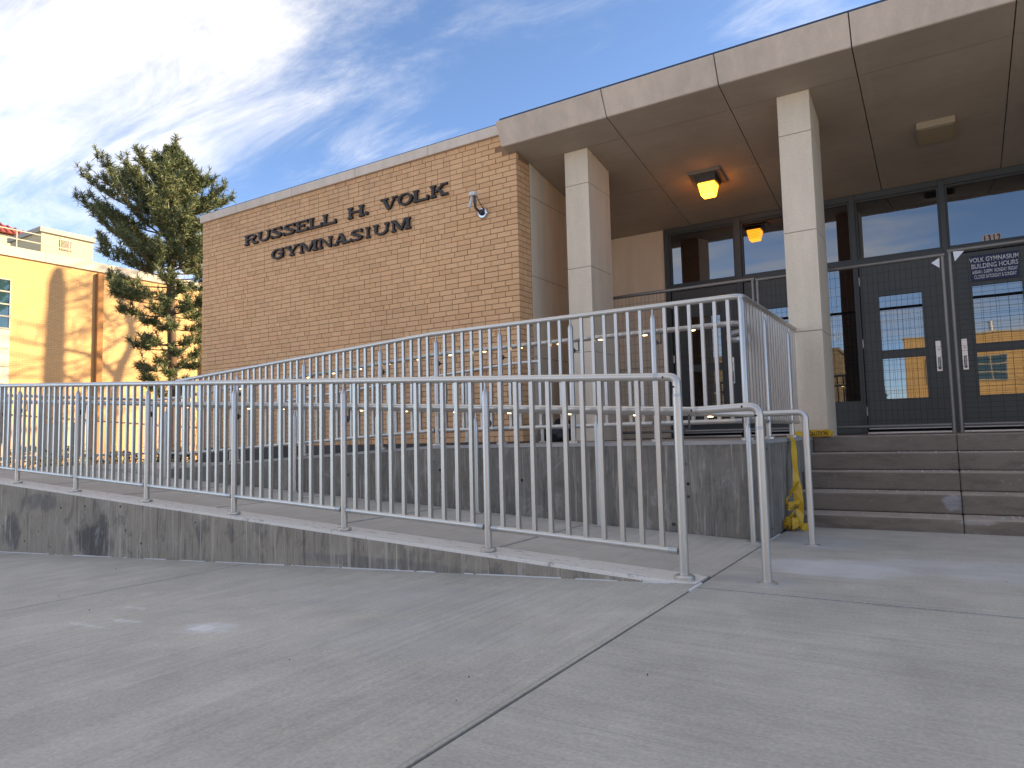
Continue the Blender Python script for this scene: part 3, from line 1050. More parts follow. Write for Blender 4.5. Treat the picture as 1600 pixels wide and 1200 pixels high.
def glyph(ch, W, H):
    S = 0.050 * (W / 0.30) ** 0.5      # stem
    th = 0.022                         # hairline
    sh = 0.026                         # slab height
    e = 0.022                          # slab overhang
    P = []
    rect = lambda x0, y0, x1, y1: P.append([(x0, y0), (x1, y0), (x1, y1), (x0, y1)])

    def stem(x, top=True, bot=True, s=S):
        rect(x, 0, x + s, H)
        if bot:
            rect(x - e, 0, x + s + e, sh)
        if top:
            rect(x - e, H - sh, x + s + e, H)

    def diag(xa, ya, xb, yb, s):
        P.append([(xa, ya), (xa + s, ya), (xb + s, yb), (xb, yb)] if ya < yb else [(xb, yb), (xb + s, yb), (xa + s, ya), (xa, ya)])

    if ch == 'R':
        stem(e)
        rect(e + S, H - th, W * .6, H)
        rect(e + S, H * .45, W * .6, H * .45 + th)
        P.extend(arc(W * .6, H * .725, W * .29, H * .275, -90, 90, S * .9, th))
        diag(W * .72, 0, W * .5, H * .47, S)
        rect(W * .70, 0, W + .01, sh)
    elif ch == 'U':
        rect(e, H * .42, e + S, H)
        rect(0, H - sh, S + 2 * e, H)
        rect(W - e - th * 1.5, H * .42, W - e, H)
        rect(W - 2 * e - th * 1.6, H - sh, W, H)
        P.extend(arc(W * .5, H * .42, W * .5 - e, H * .42, 180, 360, S * .8, th * 1.3))
    elif ch == 'S':
        P.extend(arc(W * .5, H * .73, W * .46, H * .27, 20, 180, S * .85, th))
        P.extend(arc(W * .5, H * .73, W * .46, H * .27, 180, 262, S * .85, th * 1.8))
        P.extend(arc(W * .5, H * .28, W * .48, H * .28, -160, 0, S * .85, th))
        P.extend(arc(W * .5, H * .28, W * .48, H * .28, 0, 82, S * .85, th * 1.8))
        rect(W * .47, H * .455, W * .56, H * .555)
        rect(W * .86, H * .72, W * .97, H)
        rect(W * .0, 0, W * .11, H * .30)
    elif ch == 'E':
        stem(e)
        rect(e + S, 0, W, th * 1.1)
        rect(e + S, H - th * 1.1, W * .96, H)
        rect(e + S, H * .48, W * .66, H * .48 + th)
        rect(W * .60, H * .36, W * .68, H * .66)
        rect(W * .90, 0, W, H * .30)
        rect(W * .88, H * .70, W * .96, H)
    elif ch == 'L':
        stem(e)
        rect(e + S, 0, W, th * 1.1)
        rect(W * .89, 0, W, H * .38)
    elif ch == 'H':
        stem(e)
        stem(W - S - e)
        rect(e + S, H * .46, W - S - e, H * .46 + th * 1.1)
    elif ch == '.':
        P.extend(arc(W * .5, W * .42, W * .45, W * .42, 0, 360, W * .44, W * .41, 10))
    elif ch == 'V':
        diag(W * .40, 0, W * .09, H, S * 1.1)
        P.append([(W * .52, 0), (W * .58, 0), (W * .93, H), (W * .82, H)])
        rect(0, H - sh, W * .45, H)
        rect(W * .70, H - sh, W * 1.02, H)
    elif ch == 'O':
        P.extend(arc(W * .5, H * .5, W * .5, H * .51, 0, 360, S, th, 28))
    elif ch == 'K':
        stem(e)
        P.append([(e + S, H * .40), (e + S + .05, H * .40), (W * .88, H), (W * .72, H)])
        diag(W * .70, 0, W * .45, H * .55, S)
        rect(W * .62, H - sh, W, H)
        rect(W * .62, 0, W * 1.03, sh)
    elif ch == 'G':
        P.extend(arc(W * .5, H * .5, W * .5, H * .51, 35, 325, S, th, 24))
        rect(W * .84, H * .68, W * .95, H)
        rect(W * .78, 0.01, W * .78 + S * .8, H * .44)
        rect(W * .58, H * .42, W * 1.02, H * .42 + sh)
    elif ch == 'Y':
        rect(W * .5 - S / 2, 0, W * .5 + S / 2, H * .48)
        rect(W * .5 - S / 2 - e, 0, W * .5 + S / 2 + e, sh)
        diag(W * .5 - S / 2, H * .40, W * .08, H, S)
        P.append([(W * .52, H * .40), (W * .60, H * .40), (W * .92, H), (W * .82, H)])
        rect(0, H - sh, W * .42, H)
        rect(W * .68, H - sh, W, H)
    elif ch == 'M':
        rect(e, 0, e + th * 1.3, H)
        rect(0, 0, th * 1.3 + 2 * e, sh)
        rect(0, H - sh, S, H)
        stem(W - S - e)
        diag(W * .44, H * .05, e + .006, H, S * .95)
        P.append([(W * .46, H * .05), (W * .54, H * .05), (W - S - e + .02, H), (W - S - e - .03, H)])
    elif ch == 'N':
        rect(e, 0, e + th * 1.3, H)
        rect(0, 0, th * 1.3 + 2 * e, sh)
        rect(0, H - sh, S, H)
        rect(W - e - th * 1.3, 0, W - e, H)
        rect(W - 2 * e - th * 1.3, H - sh, W, H)
        diag(W - e - S * .95, 0, e + .004, H, S * .95)
    elif ch == 'A':
        P.append([(W * .10, 0), (W * .20, 0), (W * .52, H), (W * .44, H)])
        diag(W * .90 - S * 1.15, 0, W * .41, H, S * 1.1)
        rect(W * .27, H * .27, W * .72, H * .27 + th)
        rect(0, 0, W * .32, sh)
        rect(W * .56, 0, W, sh)
    elif ch == 'I':
        stem((W - S) / 2)
    return P


def letters(seq, z0, H):
    for ch, xa, xb in seq:
        b = MB()
        W = xb - xa
        for i, poly in enumerate(glyph(ch, W, H)):
            area = sum(poly[j][0] * poly[(j + 1) % 4][1] - poly[(j + 1) % 4][0] * poly[j][1] for j in range(4))
            if area < 0:
                poly = poly[::-1]
            d = 0.0002 * i
            b.prism(poly, lambda u, v, dd: (xa + u, YL - dd, z0 + v), -0.022 - d, 0.010 + d)
        b.build('letter', M['letter'], sign)


ROW1 = [('R', -9.47, -9.165), ('U', -9.15, -8.855), ('S', -8.82, -8.585), ('S', -8.54, -8.285), ('E', -8.26, -7.995), ('L', -7.97, -7.70), ('L', -7.68, -7.41),
        ('H', -7.17, -6.86), ('.', -6.84, -6.775), ('V', -6.54, -6.24), ('O', -6.22, -5.965), ('L', -5.95, -5.69), ('K', -5.66, -5.375)]
ROW2 = [('G', -8.82, -8.54), ('Y', -8.51, -8.21), ('M', -8.18, -7.80), ('N', -7.77, -7.49), ('A', -7.47, -7.155), ('S', -7.12, -6.885), ('I', -6.86, -6.71),
        ('U', -6.68, -6.39), ('M', -6.345, -6.005)]
letters(ROW1, 3.952, 0.165)
letters(ROW2, 3.615, 0.158)

# ------------------------------------------------------------------ security camera on the wall
cm = thing('security_camera', 'small white camera on a curved arm beside the raised letters', 'camera', (-4.83, 7.14, 3.62))
b = MB()
b.lathe([(0.075, 0), (0.075, .012), (0.062, .03), (0.03, .034)], (-4.83, 7.143, 3.60), 18, (0, -1, 0))
b.build('wall_plate', M['cam_s'], cm, smooth=True)
b = MB()
b.lathe([(0.04, 0), (0.036, .025), (0.02, .04)], (-4.83, 7.108, 3.60), 14, (0, -1, 0))
b.tube([(-4.84, 7.08, 3.60), (-4.865, 7.02, 3.64), (-4.868, 7.0, 3.72), (-4.865, 7.0, 3.79)], 0.016, 8)
b.build('arm', M['cam_d'], cm, smooth=True)
b = MB()
b.box(-4.915, -4.825, 6.945, 7.03, 3.785, 3.835)
b.build('hood', M['cam_w'], cm, bevel=0.008)
b = MB()
b.tube([(-4.895, 6.985, 3.785), (-4.905, 6.97, 3.70), (-4.915, 6.95, 3.64)], [0.012, 0.021, 0.019], 10)
b.build('body', M['cam_w'], cm, smooth=True)
b = MB()
b.tube([(-4.835, 7.0, 3.785), (-4.81, 7.03, 3.70), (-4.80, 7.09, 3.64), (-4.80, 7.12, 3.62)], 0.005, 6)
b.build('cable', M['cam_d'], cm, smooth=True)

# ------------------------------------------------------------------ ceiling lamp and the other ceiling fixture
lx, ly = -2.43, 8.69
lz = sof(ly)
lamp = thing('ceiling_lamp', 'lit amber lamp with a tapered lens under the canopy', 'lamp', (lx, ly, lz - .03))
b = MB()
b.hexa([(lx - .20, ly - .18, sof(ly - .18) - .03), (lx + .20, ly - .18, sof(ly - .18) - .03), (lx + .20, ly + .18, sof(ly + .18) - .03), (lx - .20, ly + .18, sof(ly + .18) - .03),
        (lx - .20, ly - .18, sof(ly - .18) - .001), (lx + .20, ly - .18, sof(ly - .18) - .001), (lx + .20, ly + .18, sof(ly + .18) - .001), (lx - .20, ly + .18, sof(ly + .18) - .001)])
b.build('back_plate', M['plate'], lamp, bevel=0.004)
zt = sof(ly) - .045
b = MB()
b.hexa([(lx - .125, ly - .125, zt - .055), (lx + .125, ly - .125, zt - .055), (lx + .125, ly + .125, zt - .055), (lx - .125, ly + .125, zt - .055),
        (lx - .13, ly - .13, zt + .045), (lx + .13, ly - .13, zt + .045), (lx + .13, ly + .13, zt + .01), (lx - .13, ly + .13, zt + .01)])
b.build('housing', M['bronze'], lamp, bevel=0.006)
b = MB()
b.hexa([(lx - .075, ly - .075, zt - .215), (lx + .075, ly - .075, zt - .215), (lx + .075, ly + .075, zt - .215), (lx - .075, ly + .075, zt - .215),
        (lx - .106, ly - .106, zt - .0555), (lx + .106, ly - .106, zt - .0555), (lx + .106, ly + .106, zt - .0555), (lx - .106, ly + .106, zt - .0555)])
b.build('lens', M['lens'], lamp, bevel=0.012)
b = MB()
for k in range(6):
    zz_ = zt - .075 - k * .022
    w = 0.107 - (k * .022 + .02) * .20
    for (xa, ya, xb, yb) in ((-1, -1, 1, -1), (1, -1, 1, 1), (1, 1, -1, 1), (-1, 1, -1, -1)):
        b.tube([(lx + xa * w, ly + ya * w, zz_), (lx + xb * w, ly + yb * w, zz_)], 0.004, 5)
b.build('lens_rib', emit_mat('amber lens rib', (1.0, 0.30, 0.01), 1.1), lamp)
fx = thing('ceiling_fixture', 'unlit beige rectangular fixture fixed to the canopy underside', 'light fixture', (0.05, 8.7, 4.0))
b = MB()
dz = 0.075
b.hexa([(-.127, 8.53, sof(8.53) - dz), (.229, 8.53, sof(8.53) - dz), (.229, 8.885, sof(8.885) - dz), (-.127, 8.885, sof(8.885) - dz),
        (-.127, 8.53, sof(8.53) - .001), (.229, 8.53, sof(8.53) - .001), (.229, 8.885, sof(8.885) - .001), (-.127, 8.885, sof(8.885) - .001)])
b.build('fixture_box', M['box_l'], fx, bevel=0.004)
b = MB()
b.hexa([(-.105, 8.55, sof(8.55) - dz - .006), (.207, 8.55, sof(8.55) - dz - .006), (.207, 8.865, sof(8.865) - dz - .006), (-.105, 8.865, sof(8.865) - dz - .006),
        (-.105, 8.55, sof(8.55) - dz), (.207, 8.55, sof(8.55) - dz), (.207, 8.865, sof(8.865) - dz), (-.105, 8.865, sof(8.865) - dz)])
b.build('cover', M['box_l'], fx, bevel=0.002)

# ------------------------------------------------------------------ signs on the doors
hs = thing('hours_sign', 'navy opening hours sign with white lettering on the right hand door', 'sign', (0.54, 9.895, 2.65))
b = MB()
b.box(0.312, 0.772, 9.892, 9.904, 2.498, 2.804)
b.build('board', M['navy'], hs)
for body, size, x, z, sx in (('VOLK GYMNASIUM', 0.076, 0.542, 2.722, 0.74), ('BUILDING HOURS', 0.076, 0.542, 2.647, 0.74),
                             ('6:00AM - 5:00PM  MONDAY FRIDAY', 0.058, 0.542, 2.584, 0.485), ('CLOSED SATURDAY & SUNDAY', 0.058, 0.542, 2.525, 0.50)):
    text_mesh('lettering', body, M['white'], size, (x, 9.8905, z), hs, sx=sx, ext=0.001, align='CENTER', bold=0.0008)
hn = thing('house_number', 'dark numerals 1312 on the glass above the right hand door', 'house number', (0.53, 9.93, 2.96))
for i, ch in enumerate('1312'):
    xx = 0.470 + i * 0.046
    b = MB()
    b.box(xx - .0225, xx + .0225, 9.930, 9.934, 2.950, 3.045)
    nb = b.build('backing', M['number_back'], hn)
    text_mesh('numeral', ch, M['number'], 0.112, (xx, 9.9265, 2.957), hn, sx=0.60, ext=0.0018, align='CENTER', bold=0.0035)

# ------------------------------------------------------------------ temporary fence panels behind the columns
YF = 8.30


def fence_panel(x0, x1, zt, label, dense):
    f = thing('fence_panel', label, 'fence panel', ((x0 + x1) / 2, YF, 0.71), 'temporary wire fence panels across the doors')
    r = 0.021
    b = MB()
    b.tube([(x0, YF, zt), (x1, YF, zt)], r, 10)
    for xx in (x0 + r, x1 - r):
        b.tube([(xx, YF + .002, 0.72), (xx, YF + .002, zt - r * .6)], r * .96, 10)
    b.build('pipe_frame', M['pipe'], f, smooth=True)
    b = MB()
    b.tube([(x0 + 2 * r, YF, 0.80), (x1 - 2 * r, YF, 0.80)], r * .8, 8)
    b.build('bottom_rail', M['pipe'], f, smooth=True)
    b = MB()
    sx, sz = (0.052, 0.105) if dense == 'v' else (0.105, 0.052)
    x = x0 + 2 * r + .02
    rw = random.Random(int(x0 * 100))
    while x < x1 - 2 * r:
        j = rw.uniform(-.004, .004)
        b.tube([(x, YF, 0.81), (x + j, YF + rw.uniform(-.004, .004), 1.7), (x + j * .3, YF, zt)], 0.0013, 4, False)
        x += sx
    z = 0.86
    while z < zt - .02:
        b.tube([(x0 + r, YF + .003, z), ((x0 + x1) / 2, YF + .003 + rw.uniform(-.004, .004), z + rw.uniform(-.006, .004)), (x1 - r, YF + .003, z)], 0.0013, 4, False)
        z += sz
    b.build('wire_mesh', M['wire'], f)
    return f


fence_panel(-3.66, -1.835, 2.545, 'wire fence panel in front of the doors between the two columns', 'v')
fence_panel(-1.825, 0.045, 2.530, 'wire fence panel behind the nearer column with upright close set wires', 'v')
fence_panel(0.068, 1.93, 2.560, 'wire fence panel before the hours sign with level close set wires', 'h')
for pts, lab in (([(-0.075, 2.455), (-0.005, 2.395), (-0.002, 2.50)], 'white paper scrap left of the fence pipes by the hours sign'),
                 ([(0.118, 2.545), (0.222, 2.552), (0.130, 2.445)], 'white paper scrap tucked right of the fence pipes by the hours sign')):
    b = MB()
    b.prism(pts, lambda u, v, d: (u, YF - 0.024 + d + 0.1 * (u - 0.05), v), 0.0, 0.0015)
    tag(b.build('paper_scrap', M['paper'], origin=(pts[0][0], YF, pts[0][1])), lab, 'paper scrap', 'paper scraps on the fence')

# ------------------------------------------------------------------ railings
PR = 0.0235
pm = MB()
pm.lathe([(0.052, 0), (0.052, .014), (0.046, .02), (0.026, .022)], n=16)
pm.lathe([(PR, 0.018), (PR, 0.985), (PR * .93, .995), (0.012, 1.018), (0.0085, 1.026), (0.0085, 1.072)], n=14)
post_me = bpy.data.meshes.new('post')
post_me.from_pydata(pm.v, [], pm.f)
post_me.materials.append(M['alu'])
post_me.polygons.foreach_set('use_smooth', [True] * len(post_me.polygons))
post_me.set_sharp_from_angle(angle=R(40))
# posts of the handrails are lower
pm = MB()
pm.lathe([(0.048, 0), (0.048, .010), (0.026, .014)], n=16)
pm.lathe([(0.021, 0.012), (0.021, 0.805), (0.019, .815), (0.009, .838), (0.007, .845), (0.007, .885)], n=12)
hpost_me = bpy.data.meshes.new('post')
hpost_me.from_pydata(pm.v, [], pm.f)
hpost_me.materials.append(M['alu'])
hpost_me.polygons.foreach_set('use_smooth', [True] * len(hpost_me.polygons))
hpost_me.set_sharp_from_angle(angle=R(40))
pk = MB()
pk.box(-.0125, .0125, -.0125, .0125, 0, 0.93)
picket_me = bpy.data.meshes.new('picket')
picket_me.from_pydata(pk.v, [], pk.f)
picket_me.materials.append(M['alu'])
TOP = 1.083
BOT = 0.145


def bend(pts, r, n=6):
    """round the inner corners of a polyline"""
    pts = [Vector(p) for p in pts]
    out = [pts[0]]
    for i in range(1, len(pts) - 1):
        a, p, c = pts[i - 1], pts[i], pts[i + 1]
        d1, d2 = (a - p), (c - p)
        k = min(r, d1.length * .49, d2.length * .49)
        p1, p2 = p + d1.normalized() * k, p + d2.normalized() * k
        if d1.normalized().dot(d2.normalized()) < -0.995:
            out.append(p)
            continue
        for j in range(n + 1):
            t = j / n
            out.append((1 - t) ** 2 * p1 + 2 * t * (1 - t) * p + t * t * p2)
    out.append(pts[-1])
    return out


def bay(g, A, B, n, first=0.5):
    """one bay of pickets and the bottom rail between post bases A and B"""
    A, B = Vector(A), Vector(B)
    d = (B - A)
    L = d.length
    u = d / L
    a, c = A + u * 0.030 + Vector((0, 0, BOT)), B - u * 0.030 + Vector((0, 0, BOT))
    b = MB()
    b.tube([a, c], 0.0195, 10)
    b.cur = 1
    for e, s_ in ((a, 1), (c, -1)):
        b.tube([e + u * s_ * 0.001, e + u * s_ * 0.05], 0.0205, 10)
    b.build('bottom_rail', [M['alu'], M['alu_dark']], g, smooth=True)
    ang = math.atan2(d.y, d.x)
    for k in range(n):
        t = (k + 1) / (n + 1)
        p = A + d * t + Vector((0, 0, BOT + 0.004))
        inst('picket', picket_me, p, g, ang)


GP = [(-1.252 - 1.2595 * k, 3.69) for k in range(9)]
GP = [(x, y, rz(x) + (0.002 if k else 0.0)) for k, (x, y) in enumerate(GP)]
gf = thing('guard_railing', 'long aluminium picket railing along the front edge of the lower ramp', 'railing', (-6, 3.69, 0.3))
for k, p in enumerate(GP):
    if k:
        inst('post', post_me, p, gf)
for a, c in zip(GP[:-1], GP[1:]):
    bay(gf, a, c, 10)
A = Vector(GP[0])
path = [A + Vector((0, 0, .99)), A + Vector((0, 0, TOP)), Vector(GP[7]) + Vector((0, 0, TOP)), Vector(GP[8]) + Vector((0, 0, TOP)), Vector((-11.95, 3.69, .50 + TOP))]
b = MB()
b.tube(bend(path, 0.085, 7), PR, 14)
b.build('top_rail', M['alu'], gf, smooth=True)
b = MB()
b.lathe([(0.056, 0), (0.056, .016), (0.048, .024), (0.026, .026)], A, 18)
b.tube([A + Vector((0, 0, .02)), A + Vector((0, 0, .985))], 0.0255, 16)
b.build('end_post', M['alu'], gf, smooth=True)
b = MB()
b.tube([A + Vector((0, 0, .975)), A + Vector((0, 0, .99))], 0.0262, 16)
b.build('elbow_collar', M['alu_dark'], gf, smooth=True)
b = MB()
b.tube([A + Vector((-.10, 0, TOP + .005)), A + Vector((-.125, 0, TOP + .0065))], 0.0246, 16)
b.build('elbow_collar', M['alu_dark'], gf, smooth=True)
b = MB()
for dx, dz_, ax in ((-.07, TOP + .001, (0, -1, 0)), (-.012, TOP - .055, (0, -1, 0))):
    b.lathe([(0.006, 0), (0.005, .0015)], A + Vector((dx, -.0237, dz_)), 8, ax)
for p in GP[1:]:
    b.lathe([(0.004, 0), (0.0035, .001)], Vector(p) + Vector((0.004, -.0215, .985)), 6, (0, -1, 0))
b.build('screw', M['hole'], gf)
# landing end of the front railing
LP = [(GP[8][0], 3.69, rz(GP[8][0])), (-11.95, 3.69, 0.50)]
bay(gf, LP[0], LP[1], 14)
inst('post', post_me, (-11.95, 3.69, 0.50), gf)

ge = thing('guard_railing', 'aluminium picket railing across the far end of the ramp turn', 'railing', (-11.95, 5.4, 0.5))
EP = [(-11.95, 3.69, 0.50), (-11.95, 4.85, 0.50), (-11.95, 6.0, 0.50), (-11.95, 7.08, 0.50)]
for p in EP[1:]:
    inst('post', post_me, p, ge)
for a, c in zip(EP[:-1], EP[1:]):
    bay(ge, a, c, 9)
b = MB()
b.tube([Vector(EP[0]) + Vector((0, 0.03, TOP)), Vector(EP[-1]) + Vector((0, 0.02, TOP))], PR, 12)
b.build('top_rail', M['alu'], ge, smooth=True)
EP2 = [(-11.95, 7.08, 0.50), (-10.75, 7.08, 0.50)]
inst('post', post_me, EP2[1], ge)
bay(ge, EP2[0], EP2[1], 9)
b = MB()
b.tube([Vector(EP2[0]) + Vector((0.03, 0, TOP)), Vector(EP2[1]) + Vector((0, 0, TOP))], PR, 12)
b.build('top_rail', M['alu'], ge, smooth=True)

# upper railing: along the retaining wall, then round the corner to the column
uzt = lambda x: (0.716 if x > -4.25 else 0.716 + 0.0478 * (x + 4.25))
UX = [-1.285, -1.985, -2.728, -3.455, -4.194, -4.92, -6.055, -7.215, -8.40]
UP = [(x, 5.33, uzt(x)) for x in UX]
gu = thing('guard_railing', 'aluminium picket railing on the retaining wall turning the corner to the nearer column', 'railing', (-3.5, 5.33, 0.7))
for k, p in enumerate(UP):
    if k:
        inst('post', post_me, p, gu)
for (a, c), n in zip(zip(UP[1:], UP[:-1]), (6, 6, 6, 6, 6, 10, 10, 10)):
    bay(gu, a, c, n)
SP = [(-1.285, 5.33, .716), (-1.285, 6.05, .716), (-1.285, 7.05, .716)]
for p in SP[1:]:
    inst('post', post_me, p, gu)
bay(gu, SP[0], SP[1], 6)
bay(gu, SP[1], SP[2], 9)
for k in range(3):
    inst('picket', picket_me, (-1.285, 7.15 + k * .10, .716 + BOT), gu)
b = MB()
b.tube([(-1.285, 7.08, .716 + BOT), (-1.285, 7.40, .716 + BOT)], 0.0195, 10)
b.build('bottom_rail', M['alu'], gu, smooth=True)
V = Vector
b = MB()
path = [V(UP[8]) + V((-.05, 0, TOP)), V((-4.25, 5.33, .716 + TOP)), V((-1.285, 5.33, .716 + TOP)), V((-1.285, 7.44, .716 + TOP))]
b.tube(bend(path, 0.075, 7), PR, 14)
b.build('top_rail', M['alu'], gu, smooth=True)
b = MB()
p = V(UP[0])
b.lathe([(0.052, 0), (0.052, .014), (0.046, .02), (0.026, .022)], p, 16)
b.tube([p + V((0, 0, .02)), p + V((0, 0, 1.03)), p + V((-.012, .012, 1.072))], [0.0245, 0.0245, 0.02], 14)
b.build('corner_post', M['alu'], gu, smooth=True)

# ------------------------------------------------------------------ handrails
led_me = None


def rail_lights(h, pts):
    global led_me
    if led_me is None:
        q = MB()
        q.lathe([(0.007, -0.004), (0.011, 0.0), (0.011, .004)], n=8)
        q.v = [(x * 2.0, y * 0.9, z) for x, y, z in q.v]
        led_me = bpy.data.meshes.new('rail_light')
        led_me.from_pydata(q.v, [], q.f)
        led_me.materials.append(M['led'])
    for p in pts:
        inst('rail_light', led_me, p, h)


def bracket(h, post, rail):
    """cast disc on the post, rod curving up under the rail"""
    post, rail = V(post), V(rail)
    d = (rail - post)
    d.z = 0
    d.normalize()
    b = MB()
    b.lathe([(0.026, 0), (0.026, .014), (0.02, .022)], post, 12, d)
    k = post + d * 0.022
    b.tube([k, V((rail.x, rail.y, post.z)), rail + V((0, 0, -.018))], 0.0065, 7)
    b.build('bracket', M['bracket'], h, smooth=True)


HR = 0.0215
hf = thing('handrail', 'aluminium handrail bracketed to the front railing with its own end post at the ramp foot', 'handrail', (-4, 3.78, 0.9))
YH = 3.785
hz = lambda x: 0.902 + rz(x)
path = [V((-0.848, YH, 0.0)), V((-0.848, YH, 0.912)), V((-1.19, YH, 0.900)), V((-10.0, YH, hz(-10.0)))]
b = MB()
b.tube(bend(path[1:], .08, 3)[0:0] + bend([V((-0.848, YH, .80))] + path[1:], 0.08, 7), HR + .001, 14)
b.build('rail', M['alu'], hf, smooth=True)
b = MB()
b.lathe([(0.050, 0), (0.050, .006), (0.030, .010)], path[0], 18)
b.tube([path[0] + V((0, 0, .006)), path[0] + V((0, 0, .805))], 0.0235, 16)
b.build('end_post', M['alu'], hf, smooth=True)
b = MB()
for x in (-.93, -1.20):
    b.lathe([(0.006, 0), (0.005, .0015)], (x, YH - .0225, 0.911 if x > -1 else .901), 8, (0, -1, 0))
b.lathe([(0.006, 0), (0.005, .0015)], (-0.862, YH - .0225, 0.862), 8, (0, -1, 0))
b.build('screw', M['hole'], hf)
b = MB()
b.tube([(-1.165, YH, 0.901), (-1.182, YH, 0.9005)], 0.0235, 14)
b.build('elbow_collar', M['alu_dark'], hf, smooth=True)
b = MB()
b.tube([(-0.848, YH, .79), (-0.848, YH, .805)], 0.0243, 14)
b.build('elbow_collar', M['alu_dark'], hf, smooth=True)
for p in GP[1:]:
    bracket(hf, (p[0] + 0.0, p[1] + .022, p[2] + .80), (p[0] - .04, YH, hz(p[0])))
bracket(hf, (GP[0][0], 3.712, .80), (GP[0][0] + .03, YH, .902))

hi = thing('handrail', 'aluminium handrail on short posts beside the retaining wall of the lower ramp', 'handrail', (-4, 5.15, 0.9))
YI = 5.148
path = [V((-0.848, YI, .80)), V((-0.848, YI, 0.905)), V((-1.22, YI, 0.903)), V((-8.6, YI, hz(-8.6)))]
b = MB()
b.tube(bend(path, 0.08, 7), HR, 14)
b.build('rail', M['alu'], hi, smooth=True)
b = MB()
b.lathe([(0.050, 0), (0.050, .006), (0.030, .010)], (-0.848, YI, 0), 18)
b.tube([(-0.848, YI, .006), (-0.848, YI, .805)], 0.023, 16)
b.build('end_post', M['alu'], hi, smooth=True)
for k in range(7):
    x = -1.235 - 1.19 * k
    inst('post', hpost_me, (x, YI, rz(x) - .008), hi)
rail_lights(hi, [(x, YI, hz(x) - HR - .001) for x in [-1.5 - .585 * k for k in range(12)]])

hu = thing('handrail', 'aluminium handrail bracketed inside the upper railing and looped back at the corner', 'handrail', (-3.5, 5.42, 1.6))
YU = 5.42
uh = lambda x: uzt(x) + 0.895
path = [V((-8.45, YU, uh(-8.45))), V((-4.25, YU, uh(-4.25))), V((-1.41, YU, uh(-1.4))), V((-1.33, YU, uh(-1.4) - .01)), V((-1.33, YU, uh(-1.4) - .115)), V((-1.33, 5.35, uh(-1.4) - .115))]
b = MB()
b.tube(bend([path[0], path[1], V((-1.37, YU, uh(-1.4)))], .06, 6), HR, 12)
b.build('rail', M['alu'], hu, smooth=True)
b = MB()
zz_ = uh(-1.4)
b.tube(bend([V((-1.39, YU, zz_)), V((-1.305, YU + .01, zz_ - .005)), V((-1.315, YU + .05, zz_ - .06)), V((-1.415, YU + .03, zz_ - .075)), V((-1.40, YU - .03, zz_ - .135)), V((-1.29, YU - .075, zz_ - .135))], .045, 8), HR * .98, 12)
b.build('return_loop', M['alu_dark'], hu, smooth=True)
for p in UP[1:8]:
    bracket(hu, (p[0] + .0, p[1] + .022, uh(p[0]) - .10), (p[0] + .03, YU, uh(p[0])))
rail_lights(hu, [(x, YU, uh(x) - HR - .001) for x in [-1.69 - .40 * k for k in range(17)]])

hw = thing('handrail', 'aluminium handrail on posts along the foot of the brick wall', 'handrail', (-6, 7.05, 1.5))
YW = 7.05
wz = lambda x: 1.66 if x > -4.4 else 1.66 - 0.066 * (-4.4 - x) if x > -8.6 else 1.383
wfl = lambda x: 0.712 if x > -4.21 else uz(x)
path = [V((-4.01, YW, 1.55)), V((-4.01, YW, 1.655)), V((-4.4, YW, 1.655)), V((-8.6, YW, 1.383)), V((-10.6, YW, 1.375))]
b = MB()
b.tube(bend(path, 0.07, 6), HR * .95, 12)
b.build('rail', M['alu'], hw, smooth=True)
b = MB()
b.lathe([(0.05, 0), (0.05, .008), (0.03, .012)], (-4.01, YW, .712), 16)
b.tube([(-4.01, YW, .72), (-4.01, YW, 1.56)], 0.022, 14)
b.build('end_post', M['alu'], hw, smooth=True)
for x in (-5.083, -6.27, -7.42, -8.52, -9.7):
    z0 = max(.485, min(wfl(x), .71))
    inst('post', hpost_me, (x, YW, wz(x) - .885), hw)

# ------------------------------------------------------------------ caution tape, bag
def ribbon(pts, width_dirs, w, name, mat, parent=None):
    """a flat strip along pts; width_dirs gives the half-width direction at each point"""
    b = MB()
    vs, fs = [], []
    for p, d in zip(pts, width_dirs):
        d = V(d).normalized() * (w / 2)
        vs += [V(p) - d, V(p) + d]
    for i in range(len(pts) - 1):
        fs.append((2 * i, 2 * i + 1, 2 * i + 3, 2 * i + 2))
    b.add(vs, fs)
    o = b.build(name, mat, parent)
    sm = o.modifiers.new('film', 'SOLIDIFY')
    sm.thickness = 0.0012
    return o


tp = thing('caution_tape', 'yellow caution tape hanging in a tangle beside the lowest steps', 'tape', (-1.08, 6.0, 0))
X0, Y0 = -1.125, 5.98
ribbon([(-1.19, 6.35, .735), (-1.15, 6.25, .727), (-1.118, 6.17, .69), (-1.108, 6.12, .60), (-1.10, 6.08, .48), (-1.092, 6.05, .38), (-1.08, 6.02, .30), (-1.07, 6.0, .20), (-1.065, 5.98, .10), (-1.07, 5.96, 0.012)],
       [(0, 1, 0), (.1, 1, .1), (.3, .9, 0), (.45, .85, 0), (.35, .9, 0), (.6, .7, .1), (1, .2, .1), (1, 0, .1), (.7, .6, 0), (.5, .8, 0)], 0.070, 'strip', M['tape'], tp)
ribbon([(-1.085, 6.03, .36), (-1.11, 6.0, .30), (-1.135, 5.965, .245), (-1.16, 5.94, .20), (-1.14, 5.925, .178), (-1.10, 5.935, .185), (-1.06, 5.96, .20)],
       [(.8, 0, .5), (.75, 0, .55), (.5, 0, .8), (.1, 0, 1), (.1, .1, 1), (.2, 0, 1), (.4, 0, .9)], 0.068, 'strip', M['tape'], tp)
